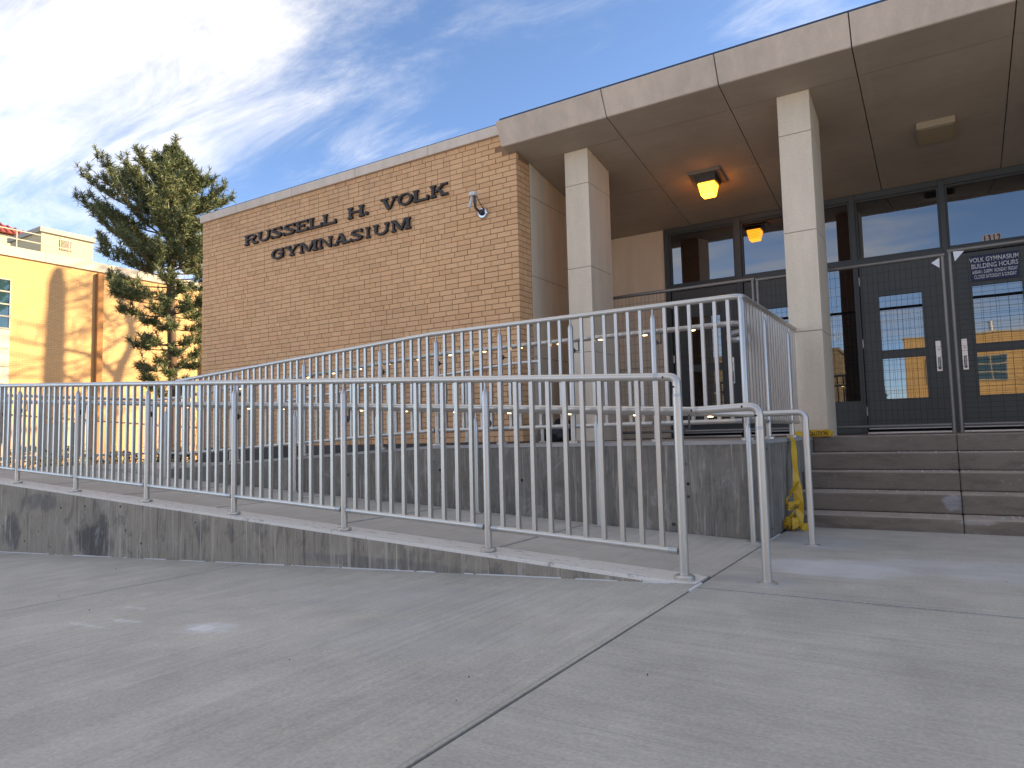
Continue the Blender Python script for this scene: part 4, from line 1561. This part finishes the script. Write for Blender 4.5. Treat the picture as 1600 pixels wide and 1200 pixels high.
ribbon([(-1.05, 5.96, .185), (-1.085, 5.945, .165), (-1.115, 5.92, .12), (-1.14, 5.89, .07), (-1.155, 5.86, .02), (-1.13, 5.84, .012), (-1.08, 5.86, .03)],
       [(.2, .7, .6), (.3, .8, .5), (.4, .85, .3), (.5, .8, .3), (.5, .8, .1), (.3, .9, .1), (.1, .6, .7)], 0.060, 'strip', M['tape'], tp)
ribbon([(-1.16, 5.80, .033), (-1.135, 5.785, .052), (-1.09, 5.79, .036), (-1.045, 5.80, .045), (-1.01, 5.825, .034), (-0.985, 5.86, .03)],
       [(0, -.35, 1), (0, -.6, .8), (0, -.2, 1), (.1, -.5, .9), (.2, -.1, 1), (.4, -.1, 1)], 0.060, 'strip', M['tape'], tp)
for k in range(6):
    rr = random.Random(40 + k)
    c0 = V((-1.085 + rr.uniform(-.045, .05), 5.86 + rr.uniform(-.05, .05), .02))
    ax = rr.uniform(0, 6.28)
    r1 = rr.uniform(.03, .06)
    h1 = rr.uniform(.03, .10)
    lp, dl = [], []
    for j in range(9):
        t_ = j / 8 * math.pi * rr.uniform(.95, 1.05)
        lp.append(c0 + V((math.cos(ax), math.sin(ax), 0)) * (r1 * math.cos(t_)) + V((0, 0, h1 * math.sin(t_))))
        dl.append((-math.sin(ax) + .2 * math.sin(j), math.cos(ax), .35 * math.cos(j * .9 + k)))
    ribbon(lp, dl, rr.uniform(.035, .055), 'strip', M['tape'], tp)
text_mesh('lettering', 'CAUTION', M['black'], 0.046, (-1.150, 5.768, .014), tp, rot=(R(78), 0, R(9)), sx=0.62, ext=0.0006, bold=0.0008)
text_mesh('lettering', 'CAUTION', M['black'], 0.052, (-1.158, 5.918, .158), tp, rot=(R(86), 0, R(14)), sx=0.42, ext=0.0006, bold=0.0008)
tq = thing('caution_tape', 'yellow caution tape lying wrapped round the foot of the nearer column', 'tape', (-1.15, 7.40, .71))
ribbon([(-1.345, 7.36, .735), (-1.29, 7.34, .755), (-1.24, 7.36, .735), (-1.21, 7.40, .725)], [(0, .7, .6), (.2, .8, .4), (.2, .8, .4), (0, 1, .1)], 0.08, 'strip', M['tape'], tq)
ribbon([(-1.22, 7.44, .745), (-1.16, 7.425, .748), (-1.09, 7.43, .746), (-1.02, 7.435, .75), (-0.985, 7.46, .735)], [(0, -.25, 1), (0, -.2, 1), (0, -.2, 1), (0, -.2, 1), (.2, -.4, .8)], 0.068, 'strip', M['tape'], tq)
ribbon([(-1.25, 7.38, .72), (-1.12, 7.39, .718), (-1.0, 7.42, .722)], [(0, 1, .1), (0, 1, 0), (0, 1, .2)], 0.06, 'strip', M['tape'], tq)
ribbon([(-1.235, 7.40, .715), (-1.215, 7.39, .80), (-1.20, 7.41, .74)], [(1, .2, 0), (1, .2, .3), (1, .2, 0)], 0.03, 'strip', M['tape'], tq)
text_mesh('lettering', 'CAUTION', M['black'], 0.064, (-1.205, 7.416, .722), tq, rot=(R(80), 0, 0), sx=0.64, ext=0.0006)

bm = bmesh.new()
bmesh.ops.create_icosphere(bm, subdivisions=4, radius=1.0)
rn = random.Random(5)
from mathutils import noise as mnoise
for v in bm.verts:
    n = mnoise.noise(v.co * 2.2) * .22 + mnoise.noise(v.co * 6) * .09
    v.co *= 1 + n
    v.co.x *= 0.25
    v.co.y *= 0.2
    v.co.z = max(v.co.z, -0.62) * 0.165
    if v.co.z > 0.10:
        v.co.x *= 0.75
        v.co.y *= .75
me = bpy.data.meshes.new('trash_bag')
bm.to_mesh(me)
bm.free()
me.materials.append(M['bag'])
me.polygons.foreach_set('use_smooth', [True] * len(me.polygons))
bg = bpy.data.objects.new('trash_bag', me)
col.objects.link(bg)
bg.location = (-4.06, 7.62, .709 + .102)
tag(bg, 'black plastic bag slumped beside the foot of the far column', 'bag')

# ------------------------------------------------------------------ building at the left, sunlit
M['lb_brick'] = far_brick_mat('yellow tan brick', (0.61, 0.365, 0.165), (0.55, 0.325, 0.14), (0.42, 0.25, 0.115), 1)
M['lb_pipe'] = pmat('orange brown pilaster', (0.33, 0.155, 0.05), 0.8, var=(((2, 2, 2), 0.08, 3),))
M['lb_cap'] = pmat('pale stone cap', (0.46, 0.41, 0.34), 0.85, var=(((1, 1, 1), 0.07, 4),))
M['lb_pent'] = pmat('cream plaster', (0.50, 0.43, 0.27), 0.85, var=(((1, 1, 1), 0.05, 4),))
M['lb_trim'] = pmat('grey metal trim', (0.30, 0.28, 0.25), 0.6)
M['lb_glass'] = glass_mat('teal pane', 1.9, (0.02, 0.05, 0.06))
M['lb_panel'] = pmat('pale stone panel', (0.50, 0.455, 0.38), 0.85, var=(((1, 1, 1), 0.06, 4),))
M['dark_in'] = pmat('dark opening', (0.02, 0.018, 0.016), 0.9)
M['red_tile'] = pmat('red roof tile', (0.26, 0.050, 0.040), 0.7, var=(((3, 3, 3), 0.12, 3),))
XB = -28.0
lb = thing('brick_building', 'sunlit yellow brick building behind the pine with a stone cap and roof rail', 'building', (-31, 14, -.5))
b = MB()
b.box(-42, XB, 2.0, 27.0, -0.8, 7.62)
b.build('wall', M['lb_brick'], lb)
y = 2.0
while y < 26.9:
    b = MB()
    b.box(XB - .5, XB + 0.09, y + .006, min(y + 2.6, 27.0) - .006, 7.62, 7.97)
    b.build('cap_stone', M['lb_cap'], lb)
    y += 2.6
b = MB()
b.box(-41.9, XB - .5, 2.1, 26.9, 7.60, 7.80)
b.build('roof', M['lb_trim'], lb)
b = MB()
b.box(XB, XB + 0.16, 14.245, 14.495, -.6, 7.55)
b.build('pilaster', M['lb_pipe'], lb, bevel=0.03)
b = MB()
b.box(XB, XB + .16, 18.75, 19.05, -.6, 7.55)
b.build('pilaster', M['lb_pipe'], lb, bevel=0.03)
# window with stone panels and a dark opening below
for y0 in (9.35, 5.6):
    y1 = y0 + 2.0
    w = MB()
    w.box(XB + .001, XB + .05, y0, y0 + .05, 4.99, 6.79)
    w.box(XB + .001, XB + .05, y1 - .05, y1, 4.99, 6.79)
    for z in (4.99, 5.42, 5.85, 6.30, 6.74):
        w.box(XB + .001, XB + .045, y0 + .05, y1 - .05, z, z + .05)
    w.box(XB + .001, XB + .045, y0 + 1.0, y0 + 1.05, 5.04, 6.74)
    wn_ = w.build('window', M['lb_trim'], lb)
    for z in (5.04, 5.47, 5.90, 6.35):
        for ya, yb in ((y0 + .05, y0 + 1.0), (y0 + 1.05, y1 - .05)):
            q = MB()
            q.box(XB + .004, XB + .02, ya, yb, z, z + (.38 if z < 6.3 else .39))
            q.build('pane', M['lb_glass'], wn_)
    for za, zb in ((3.06, 3.65), (3.66, 4.30), (4.31, 4.98)):
        q = MB()
        q.box(XB + .001, XB + .03, y0, y1, za + .006, zb - .006)
        q.build('stone_panel', M['lb_panel'], lb)
    w = MB()
    for (ya, yb, za, zb) in ((y0, y0 + .06, .9, 3.05), (y1 - .06, y1, .9, 3.05), (y0 + .06, y1 - .06, .9, .97), (y0 + .06, y1 - .06, 2.98, 3.05), (y0 + .06, y1 - .06, 1.95, 2.0), (y0 + .98, y0 + 1.03, .97, 1.95)):
        w.box(XB + .001, XB + .05, ya, yb, za, zb)
    wn_ = w.build('window', M['lb_trim'], lb)
    q = MB()
    q.box(XB + .003, XB + .015, y0 + .06, y1 - .06, .97, 2.98)
    q.build('pane', M['dark_in'], wn_)
# vents low on the wall
b = MB()
b.box(XB, XB + .03, 12.45, 13.02, 0.5, 1.67)
b.build('vent_panel', M['lb_trim'], lb)
b = MB()
b.box(XB, XB + .03, 13.15, 14.1, 0.45, 1.72)
b.build('door', M['lb_pent'], lb)
# plant room on the roof
b = MB()
b.box(-32.1, -29.5, 12.934, 14.84, 7.7, 9.17)
ph = b.build('roof_room', M['lb_pent'], lb)
b = MB()
b.box(-32.2, -29.40, 12.85, 14.92, 9.17, 9.36)
b.build('roof_edge', M['lb_trim'], ph)
b = MB()
b.box(-29.499, -29.46, 13.60, 14.08, 8.60, 9.10)
b.build('vent_frame', M['lb_pent'], ph)
b = MB()
for k in range(9):
    z = 8.64 + k * .05
    b.hexa([(-29.459, 13.64, z), (-29.43, 13.64, z - .02), (-29.43, 14.04, z - .02), (-29.459, 14.04, z), (-29.459, 13.64, z + .012), (-29.43, 13.64, z - .008), (-29.43, 14.04, z - .008), (-29.459, 14.04, z + .012)])
b.build('louvre', M['lb_trim'], ph)
b = MB()
for z in (8.37, 8.69):
    b.tube([(-28.3, 3, z), (-28.3, 14.25, z)], 0.022, 6)
for y in [3 + .9 * k for k in range(9)] + [11.6, 12.48, 13.37, 14.24]:
    b.tube([(-28.3, y, 7.9), (-28.3, y, 8.69)], 0.022, 6)
b.build('roof_rail', M['lb_cap'], lb)

rt_ = thing('tile_roof_house', 'cream house with a red tiled roof far beyond the brick building', 'house', (-41, 12, -.5))
b = MB()
b.box(-52, -44.5, 5, 19.2, -.8, 12.85)
b.build('wall', M['lb_pent'], rt_)
b = MB()
b.add([(-44.2, 4.5, 12.9), (-44.2, 20.0, 12.9), (-53, 20.0, 12.9), (-53, 4.5, 12.9), (-48.5, 9.5, 15.7), (-48.5, 11.5, 15.7)],
      [(0, 1, 5, 4), (1, 2, 5), (2, 3, 4, 5), (3, 0, 4), (3, 2, 1, 0)])
rf = b.build('roof', M['red_tile'], rt_)
yy = 4.6
while yy < 19.9:
    k1 = min(1, (yy - 4.5) / 5.0, (20.0 - yy) / 8.5)
    b = MB()
    b.tube([(-44.2, yy, 12.92), (-44.2 - 4.3 * k1, yy, 12.92 + 2.8 * k1)], 0.06, 5)
    b.build('tile_row', M['red_tile'], rf)
    yy += .32

# dark pipe rail and post in front of that building
M['dkrail'] = pmat('dark painted rail', (0.03, 0.028, 0.026), 0.5, 0.3)
dr = thing('pipe_rail', 'dark pipe rail running along the planting bed by the brick building', 'railing', (-24, 12, .5))
b = MB()
b.tube([(-24, 6, 1.95), (-24, 9.744, 1.808), (-24, 14.723, 1.487), (-24, 17.5, 1.31)], 0.028, 8)
b.build('rail', M['dkrail'], dr, smooth=True)
for y in (7.2, 11.65, 16.2):
    b = MB()
    b.tube([(-24, y, -.5), (-24, y, 1.95 - .0643 * (y - 6))], 0.035 if y != 11.65 else 0.055, 8)
    b.build('post', M['dkrail'], dr, smooth=True)

# ------------------------------------------------------------------ planting
M['hedge'] = pmat('dark hedge leaves', (0.050, 0.058, 0.028), 0.7, var=(((3, 3, 3), 0.3, 3),))
M['hedge_b'] = pmat('brown red leaves', (0.14, 0.05, 0.026), 0.7, var=(((3, 3, 3), 0.3, 3),))
M['twig'] = pmat('grey brown twig', (0.13, 0.092, 0.06), 0.9)


def leaf_cloud(b, n, fn, size, rnd):
    for i in range(n):
        p = fn(rnd)
        a = V((rnd.gauss(0, 1), rnd.gauss(0, 1), rnd.gauss(0, 1))).normalized()
        c = a.cross(V((rnd.gauss(0, 1), rnd.gauss(0, 1), rnd.gauss(0, 1)))).normalized()
        s = size * rnd.uniform(.6, 1.3)
        o = len(b.v)
        b.v += [tuple(p - a * s), tuple(p + c * s * .45), tuple(p + a * s), tuple(p - c * s * .45)]
        b.f.append((o, o + 1, o + 2, o + 3))
        b.m.append(b.cur)


def shrub(x, y, rx, ry, z0, h, label, rnd, mats, n=900, bare=0.0):
    s = thing('shrub', label, 'shrub', (x, y, z0), 'shrubs in the bed beside the brick building')
    b = MB()
    for k in range(9):
        a = rnd.uniform(0, 6.28)
        r = rnd.uniform(.3, .9)
        tip = V((x + rx * r * math.cos(a), y + ry * r * math.sin(a), z0 + h * rnd.uniform(.7, 1.1 + bare)))
        mid = V((x + rx * r * .4 * math.cos(a), y + ry * r * .4 * math.sin(a), z0 + h * .45))
        b.tube([(x, y, z0), mid, tip], [.012, .009, .004], 5)
        for j in range(4 if bare else 2):
            q = mid.lerp(tip, rnd.uniform(.1, .9))
            b.tube([q, q + V((rnd.gauss(0, .12), rnd.gauss(0, .12), rnd.uniform(.08, .3)))], [.006, .002], 4)
    b.build('stem', M['twig'], s)

    def fn(r):
        a = r.uniform(0, 6.28)
        q = r.random() ** .4
        u = r.uniform(-.15, 1)
        k = math.sqrt(max(.05, 1 - max(0, u) ** 2.5))
        return V((x + rx * q * k * math.cos(a), y + ry * q * k * math.sin(a), z0 + h * max(0.03, u * .96)))
    b = MB()
    leaf_cloud(b, n, fn, .055, rnd)
    b.build('foliage', mats, s)


rs = random.Random(21)
hp = [(-21.6, 6.2, 'low dark shrub at the far left end of the bed'), (-21.6, 7.7, 'low dark shrub behind the second railing post'), (-21.5, 9.2, 'low dark shrub before the grey vent panel'),
      (-21.4, 10.4, 'low dark shrub beside the pale door'), (-21.2, 11.6, 'low dark shrub at the foot of the orange pilaster'), (-20.8, 12.9, 'low dark shrub under the pine trunk')]
for x, y, lab in hp:
    shrub(x, y, .8, .95, -.5, 1.28 + rs.uniform(-.15, .15), lab, rs, M['hedge'], 1500)
for x, y, lab in ((-19.6, 12.9, 'bare twiggy shrub right of the pine trunk'), (-22.6, 13.6, 'tall bare shrub against the sunlit wall')):
    shrub(x, y, .5, .6, -.5, 2.2, lab, rs, M['hedge_b'], 160, .2)
shrub(-13.0, 9.1, .5, .5, -.45, 1.2, 'red brown leafed shrub by the corner of the gymnasium', rs, M['hedge_b'], 700)
shrub(-14.6, 9.2, .7, .7, -.45, 1.15, 'green shrub near the corner of the gymnasium', rs, M['hedge'], 1100)

# ------------------------------------------------------------------ pine tree
M['bark'] = pmat('brown pine bark', (0.115, 0.072, 0.045), 0.95, var=(((9, 9, 3), 0.2, 4),), bump=(((30, 30, 8), 0.6),))
M['needle'] = pmat('pine needles', (0.12, 0.14, 0.055), 0.6, var=(((1.4, 1.4, 1.4), 0.22, 4), ((9, 9, 9), 0.16, 2)))
px, py = -20.0, 12.45
rp = random.Random(4)
pine = thing('pine_tree', 'tall pine with dense upper crown and sparse lower branches left of the gymnasium', 'tree', (px, py, -.5))
b = MB()
tz = [-.55, 1, 2.5, 4, 5.5, 7, 8.5, 9.5, 10.4]
tr = [.17, .15, .135, .125, .115, .095, .065, .035, .015]
sway = lambda z: V((px + .04 * math.sin(z * .8), py + .05 * math.sin(z * .55 + 1), z))
b.tube([sway(z) for z in tz], tr, 10)
b.build('trunk', M['bark'], pine, smooth=True)
prof = [(2.3, .9), (3.2, 1.25), (4.2, 1.35), (5.0, 1.9), (5.7, 2.6), (6.1, 2.1), (6.8, 2.35), (7.5, 2.85), (8.2, 2.8), (8.8, 2.3), (9.3, 1.45), (9.7, .85), (10.0, .5), (10.5, .15)]


def reach(z):
    for (z0, r0), (z1, r1) in zip(prof[:-1], prof[1:]):
        if z0 <= z <= z1:
            return r0 + (r1 - r0) * (z - z0) / (z1 - z0)
    return .2


limbs = MB()
need = MB()


def tuft(p, d, L, n=11, spread=1.0):
    d = V(d).normalized()
    for i in range(n):
        a = V((rp.gauss(0, 1), rp.gauss(0, 1), rp.gauss(0, 1))).normalized()
        v = (d * rp.uniform(.35, 1.1) + a * .75 * spread).normalized()
        s = v.cross(V((rp.gauss(0, 1), rp.gauss(0, 1), rp.gauss(0, 1)))).normalized() * (.0085 * L / .15)
        q = p - d * rp.uniform(0, .10)
        l = L * rp.uniform(.7, 1.15)
        o = len(need.v)
        need.v += [tuple(q - s), tuple(q + s), tuple(q + v * l + s * .55), tuple(q + v * l - s * .55)]
        need.f.append((o, o + 1, o + 2, o + 3))
        need.m.append(0)


z = 2.35
whorl = 0
while z < 9.85:
    dense = z > 6.1
    nb = 8 if dense else 4
    if 4.5 < z <= 6.1:
        nb = 5
    a0 = rp.uniform(0, 6.28)
    for k in range(nb):
        a = a0 + 6.283 * k / nb + rp.uniform(-.35, .35)
        zz_ = z + rp.uniform(-.15, .15)
        L = reach(min(zz_ + (.0 if not dense else .55), 10.45)) * rp.uniform(.52, .81) * (1 - .22 * (math.cos(a) * .85 + math.sin(a) * .53))
        hd = V((math.cos(a), math.sin(a), 0))
        rise0 = -.10 if z < 5.8 else .12 + .06 * (z - 6)
        base = sway(zz_)
        pts = []
        nseg = 7
        for i in range(nseg + 1):
            t = i / nseg
            lift = rise0 * L * t + (.30 if dense else .16) * L * t ** 2.6
            side = hd.cross(V((0, 0, 1))) * (.10 * L * math.sin(t * 2.2 + k))
            pts.append(base + hd * L * t + side + V((0, 0, lift)))
        limbs.tube(pts, [max(.006, (.034 if dense else .028) * (1 - .85 * i / nseg)) for i in range(nseg + 1)], 5)
        # side shoots
        ns = int(5 + L * (9.5 if dense else 7.0))
        for j in range(ns):
            t = rp.uniform(.22 if dense else .42, 1.0)
            f = t * nseg
            i = min(nseg - 1, int(f))
            p = pts[i].lerp(pts[i + 1], f - i)
            d0 = (pts[i + 1] - pts[i]).normalized()
            sd_ = d0.cross(V((0, 0, 1))).normalized() * rp.choice((-1, 1))
            dd = (d0 * rp.uniform(.3, 1.0) + sd_ * rp.uniform(.2, 1.0) + V((0, 0, rp.uniform(.05, .9)))).normalized()
            ln = rp.uniform(.15, .52) * (1.15 - .5 * t) * min(1, L)
            tip = p + dd * ln + V((0, 0, ln * .3))
            limbs.tube([p, p + dd * ln * .6, tip], [.008, .006, .004], 4, False)
            for q in ((tip, p.lerp(tip, .62), p.lerp(tip, .3)) if ln > .22 else (tip, p.lerp(tip, .5))):
                tuft(q, (dd + V((0, 0, .9))), rp.uniform(.13, .18), 20, 1.3)
        for t in (.8, .9, 1.0):
            f = t * nseg
            i = min(nseg - 1, int(f))
            tuft(pts[i].lerp(pts[i + 1], f - i), pts[-1] - pts[-2] + V((0, 0, .3)), .17, 22, 1.2)
    z += .36 if dense else (.30 if z > 4.4 else .40)
    whorl += 1
for q in (9.85, 9.95, 10.05, 10.15, 10.25, 10.35, 10.45):
    tuft(sway(q), (0, 0, 1), .15, 16)
    if q < 10.3:
        for k in range(3):
            a = rp.uniform(0, 6.28)
            tuft(sway(q) + V((math.cos(a), math.sin(a), .8)) * .10, (math.cos(a), math.sin(a), 1.0), .14, 12)
limbs.build('branches', M['bark'], pine)
need.build('crown', M['needle'], pine)

# ------------------------------------------------------------------ bare trees behind the gymnasium: their shadows fall on the brick building
M['bark_g'] = pmat('grey bark', (0.16, 0.13, 0.10), 0.95, var=(((5, 5, 2), 0.2, 4),))


def back(y, zw, dist):
    """point on the way from the brick building's wall towards the sun"""
    return V((XB, y, zw)) + SUN * dist


D1 = 21.0
t1 = thing('bare_tree', 'stout bare tree standing behind the gymnasium', 'tree', back(12.75, -7, D1) * 1.0)
t1.location.z = -.5
b = MB()
b.tube([back(12.75, -9, D1), back(12.78, -2, D1), back(12.80, 2.5, D1), back(12.84, 5.5, D1), back(12.85, 6.9, D1), back(12.87, 7.4, D1), back(12.90, 7.58, D1)], [.40, .36, .31, .29, .26, .16, .03], 12)
b.build('trunk', M['bark_g'], t1, smooth=True)
rw = random.Random(12)
b = MB()


def twig(p, d, L, r, depth):
    p = V(p)
    d = V(d).normalized()
    pts = [p]
    n = 4
    for i in range(n):
        d = (d + V((rw.gauss(0, .16), rw.gauss(0, .16), rw.gauss(.03, .12)))).normalized()
        pts.append(pts[-1] + d * L / n)
    if max(q.z - .545 * max(q.y, 0) for q in pts) > .72 and p.y > 5:
        return
    b.tube(pts, [r * (1 - .7 * i / n) for i in range(n + 1)], 5, False)
    if depth > 0:
        for k in range(4 if depth > 1 else 5):
            i = rw.randrange(1, n + 1)
            twig(pts[i], d + V((rw.gauss(0, .7), rw.gauss(0, .7), rw.gauss(.05, .4))), L * rw.uniform(.45, .7), r * .45, depth - 1)


LAT = V((-SUN.y, SUN.x, 0)).normalized()      # sideways as the sun sees it (towards -X, +Y)
for k in range(40):
    zw = rw.uniform(1.0, 7.4)
    s = rw.choice((-1, -1, 1))
    twig(back(12.8, zw, D1), LAT * (-s) * 1.0 + V((0, 0, rw.uniform(.0, .35))), rw.uniform(1.6, 3.6), rw.uniform(.02, .05), 2)
b.build('branches', M['bark_g'], t1)
D2 = 17.0
t2 = thing('bare_tree', 'forked bare tree standing behind the gymnasium nearer its corner', 'tree', back(15.0, -6, D2) * 1.0)
t2.location.z = -.5
b = MB()
b.tube([back(14.6, -6.4, D2), back(14.75, -2, D2), back(14.95, 1.5, D2), back(15.05, 3.0, D2), back(15.25, 3.9, D2), back(15.62, 4.7, D2), back(15.70, 5.5, D2), back(15.48, 6.2, D2), back(15.10, 6.8, D2), back(14.75, 7.4, D2)],
       [.21, .18, .165, .16, .15, .135, .12, .10, .085, .05], 10)
b.build('trunk', M['bark_g'], t2, smooth=True)
b = MB()
b.tube([back(15.12, 3.5, D2), back(14.7, 3.95, D2), back(14.0, 4.35, D2), back(13.2, 4.45, D2), back(12.4, 4.55, D2)], [.10, .085, .075, .06, .045], 8)
b.tube([back(14.9, 2.2, D2), back(14.3, 2.9, D2), back(13.4, 3.4, D2), back(12.6, 3.9, D2)], [.06, .055, .05, .03], 7)
b.tube([back(15.62, 5.4, D2), back(15.9, 6.2, D2), back(16.1, 7.0, D2)], [.07, .06, .03], 7)
for k in range(18):
    twig(back(15.3 + rw.uniform(-.5, .5), rw.uniform(4.5, 8.0), D2), LAT * rw.uniform(-1, 1) + V((0, 0, rw.uniform(.1, .6))), rw.uniform(1.0, 2.0), rw.uniform(.02, .04), 2)
for k in range(5):
    twig(back(13.2 + rw.uniform(-.8, 1.0), 4.4, D2), LAT * rw.uniform(-1, 1) + V((0, 0, rw.uniform(.3, .8))), rw.uniform(.8, 1.6), .022, 2)
b.build('branches', M['bark_g'], t2)

# ------------------------------------------------------------------ across the street, behind the camera: seen mirrored in the doors
M['op_brick'] = far_brick_mat('yellow brick across the street', (0.56, 0.385, 0.19), (0.52, 0.35, 0.165), (0.46, 0.31, 0.15), 0)
M['stone'] = pmat('brown stone', (0.19, 0.155, 0.11), 0.95, var=(((1.2, 1.2, 1.2), 0.25, 4), ((5, 5, 5), 0.15, 3)))
YO = -30.0
ob = thing('brick_building', 'low yellow brick building across the street mirrored in the doors', 'building', (10, -35, 0))
b = MB()
b.box(-2.23, 26, -42, YO, -.5, 6.25)
b.build('wall', M['op_brick'], ob)
b = MB()
b.box(-2.30, 26.1, -42.1, YO + .06, 6.25, 6.36)
b.build('coping', M['lb_cap'], ob)
b = MB()
b.lathe([(.13, 6.2), (.13, 7.0), (.17, 7.0), (.17, 7.12)], (2.35, YO - 1.5, 0), 10)
b.build('flue', M['steel'], ob, smooth=True)
for k in range(8):
    x0 = -1.07 + 2.5 * k
    w = MB()
    zs_ = (3.475, 3.95, 4.45, 4.956)
    for z in zs_:
        w.box(x0, x0 + 1.6, YO + .002, YO + .06, z - .03, z + .03)
    for j in range(3):
        w.box(x0 + j * .78, x0 + j * .78 + .05, YO + .002, YO + .05, 3.5, 4.93)
    wn_ = w.build('window', M['lb_cap'], ob)
    for a, c in zip(zs_[:-1], zs_[1:]):
        for j in range(2):
            q = MB()
            q.box(x0 + j * .78 + .05, x0 + j * .78 + .78, YO + .004, YO + .02, a + .03, c - .03)
            q.build('pane', M['lb_glass'], wn_)
os_ = thing('stone_building', 'brown stone building across the street mirrored in the glass by the nearer column', 'building', (-14, -34, 0))
b = MB()
b.box(-24, -6.1, -42, -30.5, -.5, 6.0)
b.build('wall', M['stone'], os_)
b = MB()
b.box(-24.1, -6.0, -42.1, -30.44, 6.0, 6.2)
b.build('coping', M['stone'], os_)
# dark conifer and bare trees across the street
M['dark_needle'] = pmat('dark conifer needles', (0.018, 0.024, 0.014), 0.7, var=(((2, 2, 2), 0.3, 3),))
ct = thing('conifer_tree', 'dark conifer across the street between the two buildings', 'tree', (-3.9, -27, -.2))
b = MB()
b.tube([(-3.9, -27, -.3), (-3.9, -27, 4.4)], [.12, .03], 8)
b.build('trunk', M['bark'], ct)
b = MB()
ro = random.Random(8)


def cone(r):
    h = r.random() ** .8
    a = r.uniform(0, 6.28)
    q = (1 - h) * 1.7 * math.sqrt(r.random()) + .05
    return V((-3.9 + q * math.cos(a), -27 + q * math.sin(a), .4 + h * 4.3))


leaf_cloud(b, 3000, cone, .12, ro)
b.build('crown', M['dark_needle'], ct)
for i, (x, y, h, lab) in enumerate(((5.2, -26, 4.2, 'small bare tree across the street before the yellow brick wall'), (-9, -27, 8.5, 'bare tree across the street before the stone building'))):
    t = thing('bare_tree', lab, 'tree', (x, y, -.2))
    b = MB()
    b.tube([(x, y, -.3), (x + .05, y, h * .3), (x - .1, y, h * .6)], [.12, .09, .06], 8)
    b.build('trunk', M['bark_g'], t)
    b = MB()
    for k in range(9):
        twig((x, y, h * rw.uniform(.25, .6)), (rw.gauss(0, 1), rw.gauss(0, 1), rw.uniform(.5, 1.5)), h * .4, .035, 2)
    b.build('branches', M['bark_g'], t)

# leaf scraps and specks lying on the paving
M['litter'] = pmat('dry leaf scraps', (0.07, 0.045, 0.03), 0.9)
b = MB()
rl = random.Random(31)
for i in range(22):
    x, y = rl.uniform(-6.5, 1.2), rl.uniform(1.3, 5.9)
    if 3.5 < y and x < -1.2:
        continue
    z = gz(x) + .0015
    r = rl.uniform(.002, .005)
    a = rl.uniform(0, 6.28)
    u, v = V((math.cos(a), math.sin(a), 0)) * r, V((-math.sin(a), math.cos(a), 0)) * r * .4
    p = V((x, y, z))
    b.hexa([p - u, p - v, p + u, p + v, p - u * .8 + V((0, 0, .003)), p - v + V((0, 0, .006)), p + u * .9 + V((0, 0, .002)), p + v + V((0, 0, .005))])
b.build('leaf_litter', M['litter'], kind='stuff')
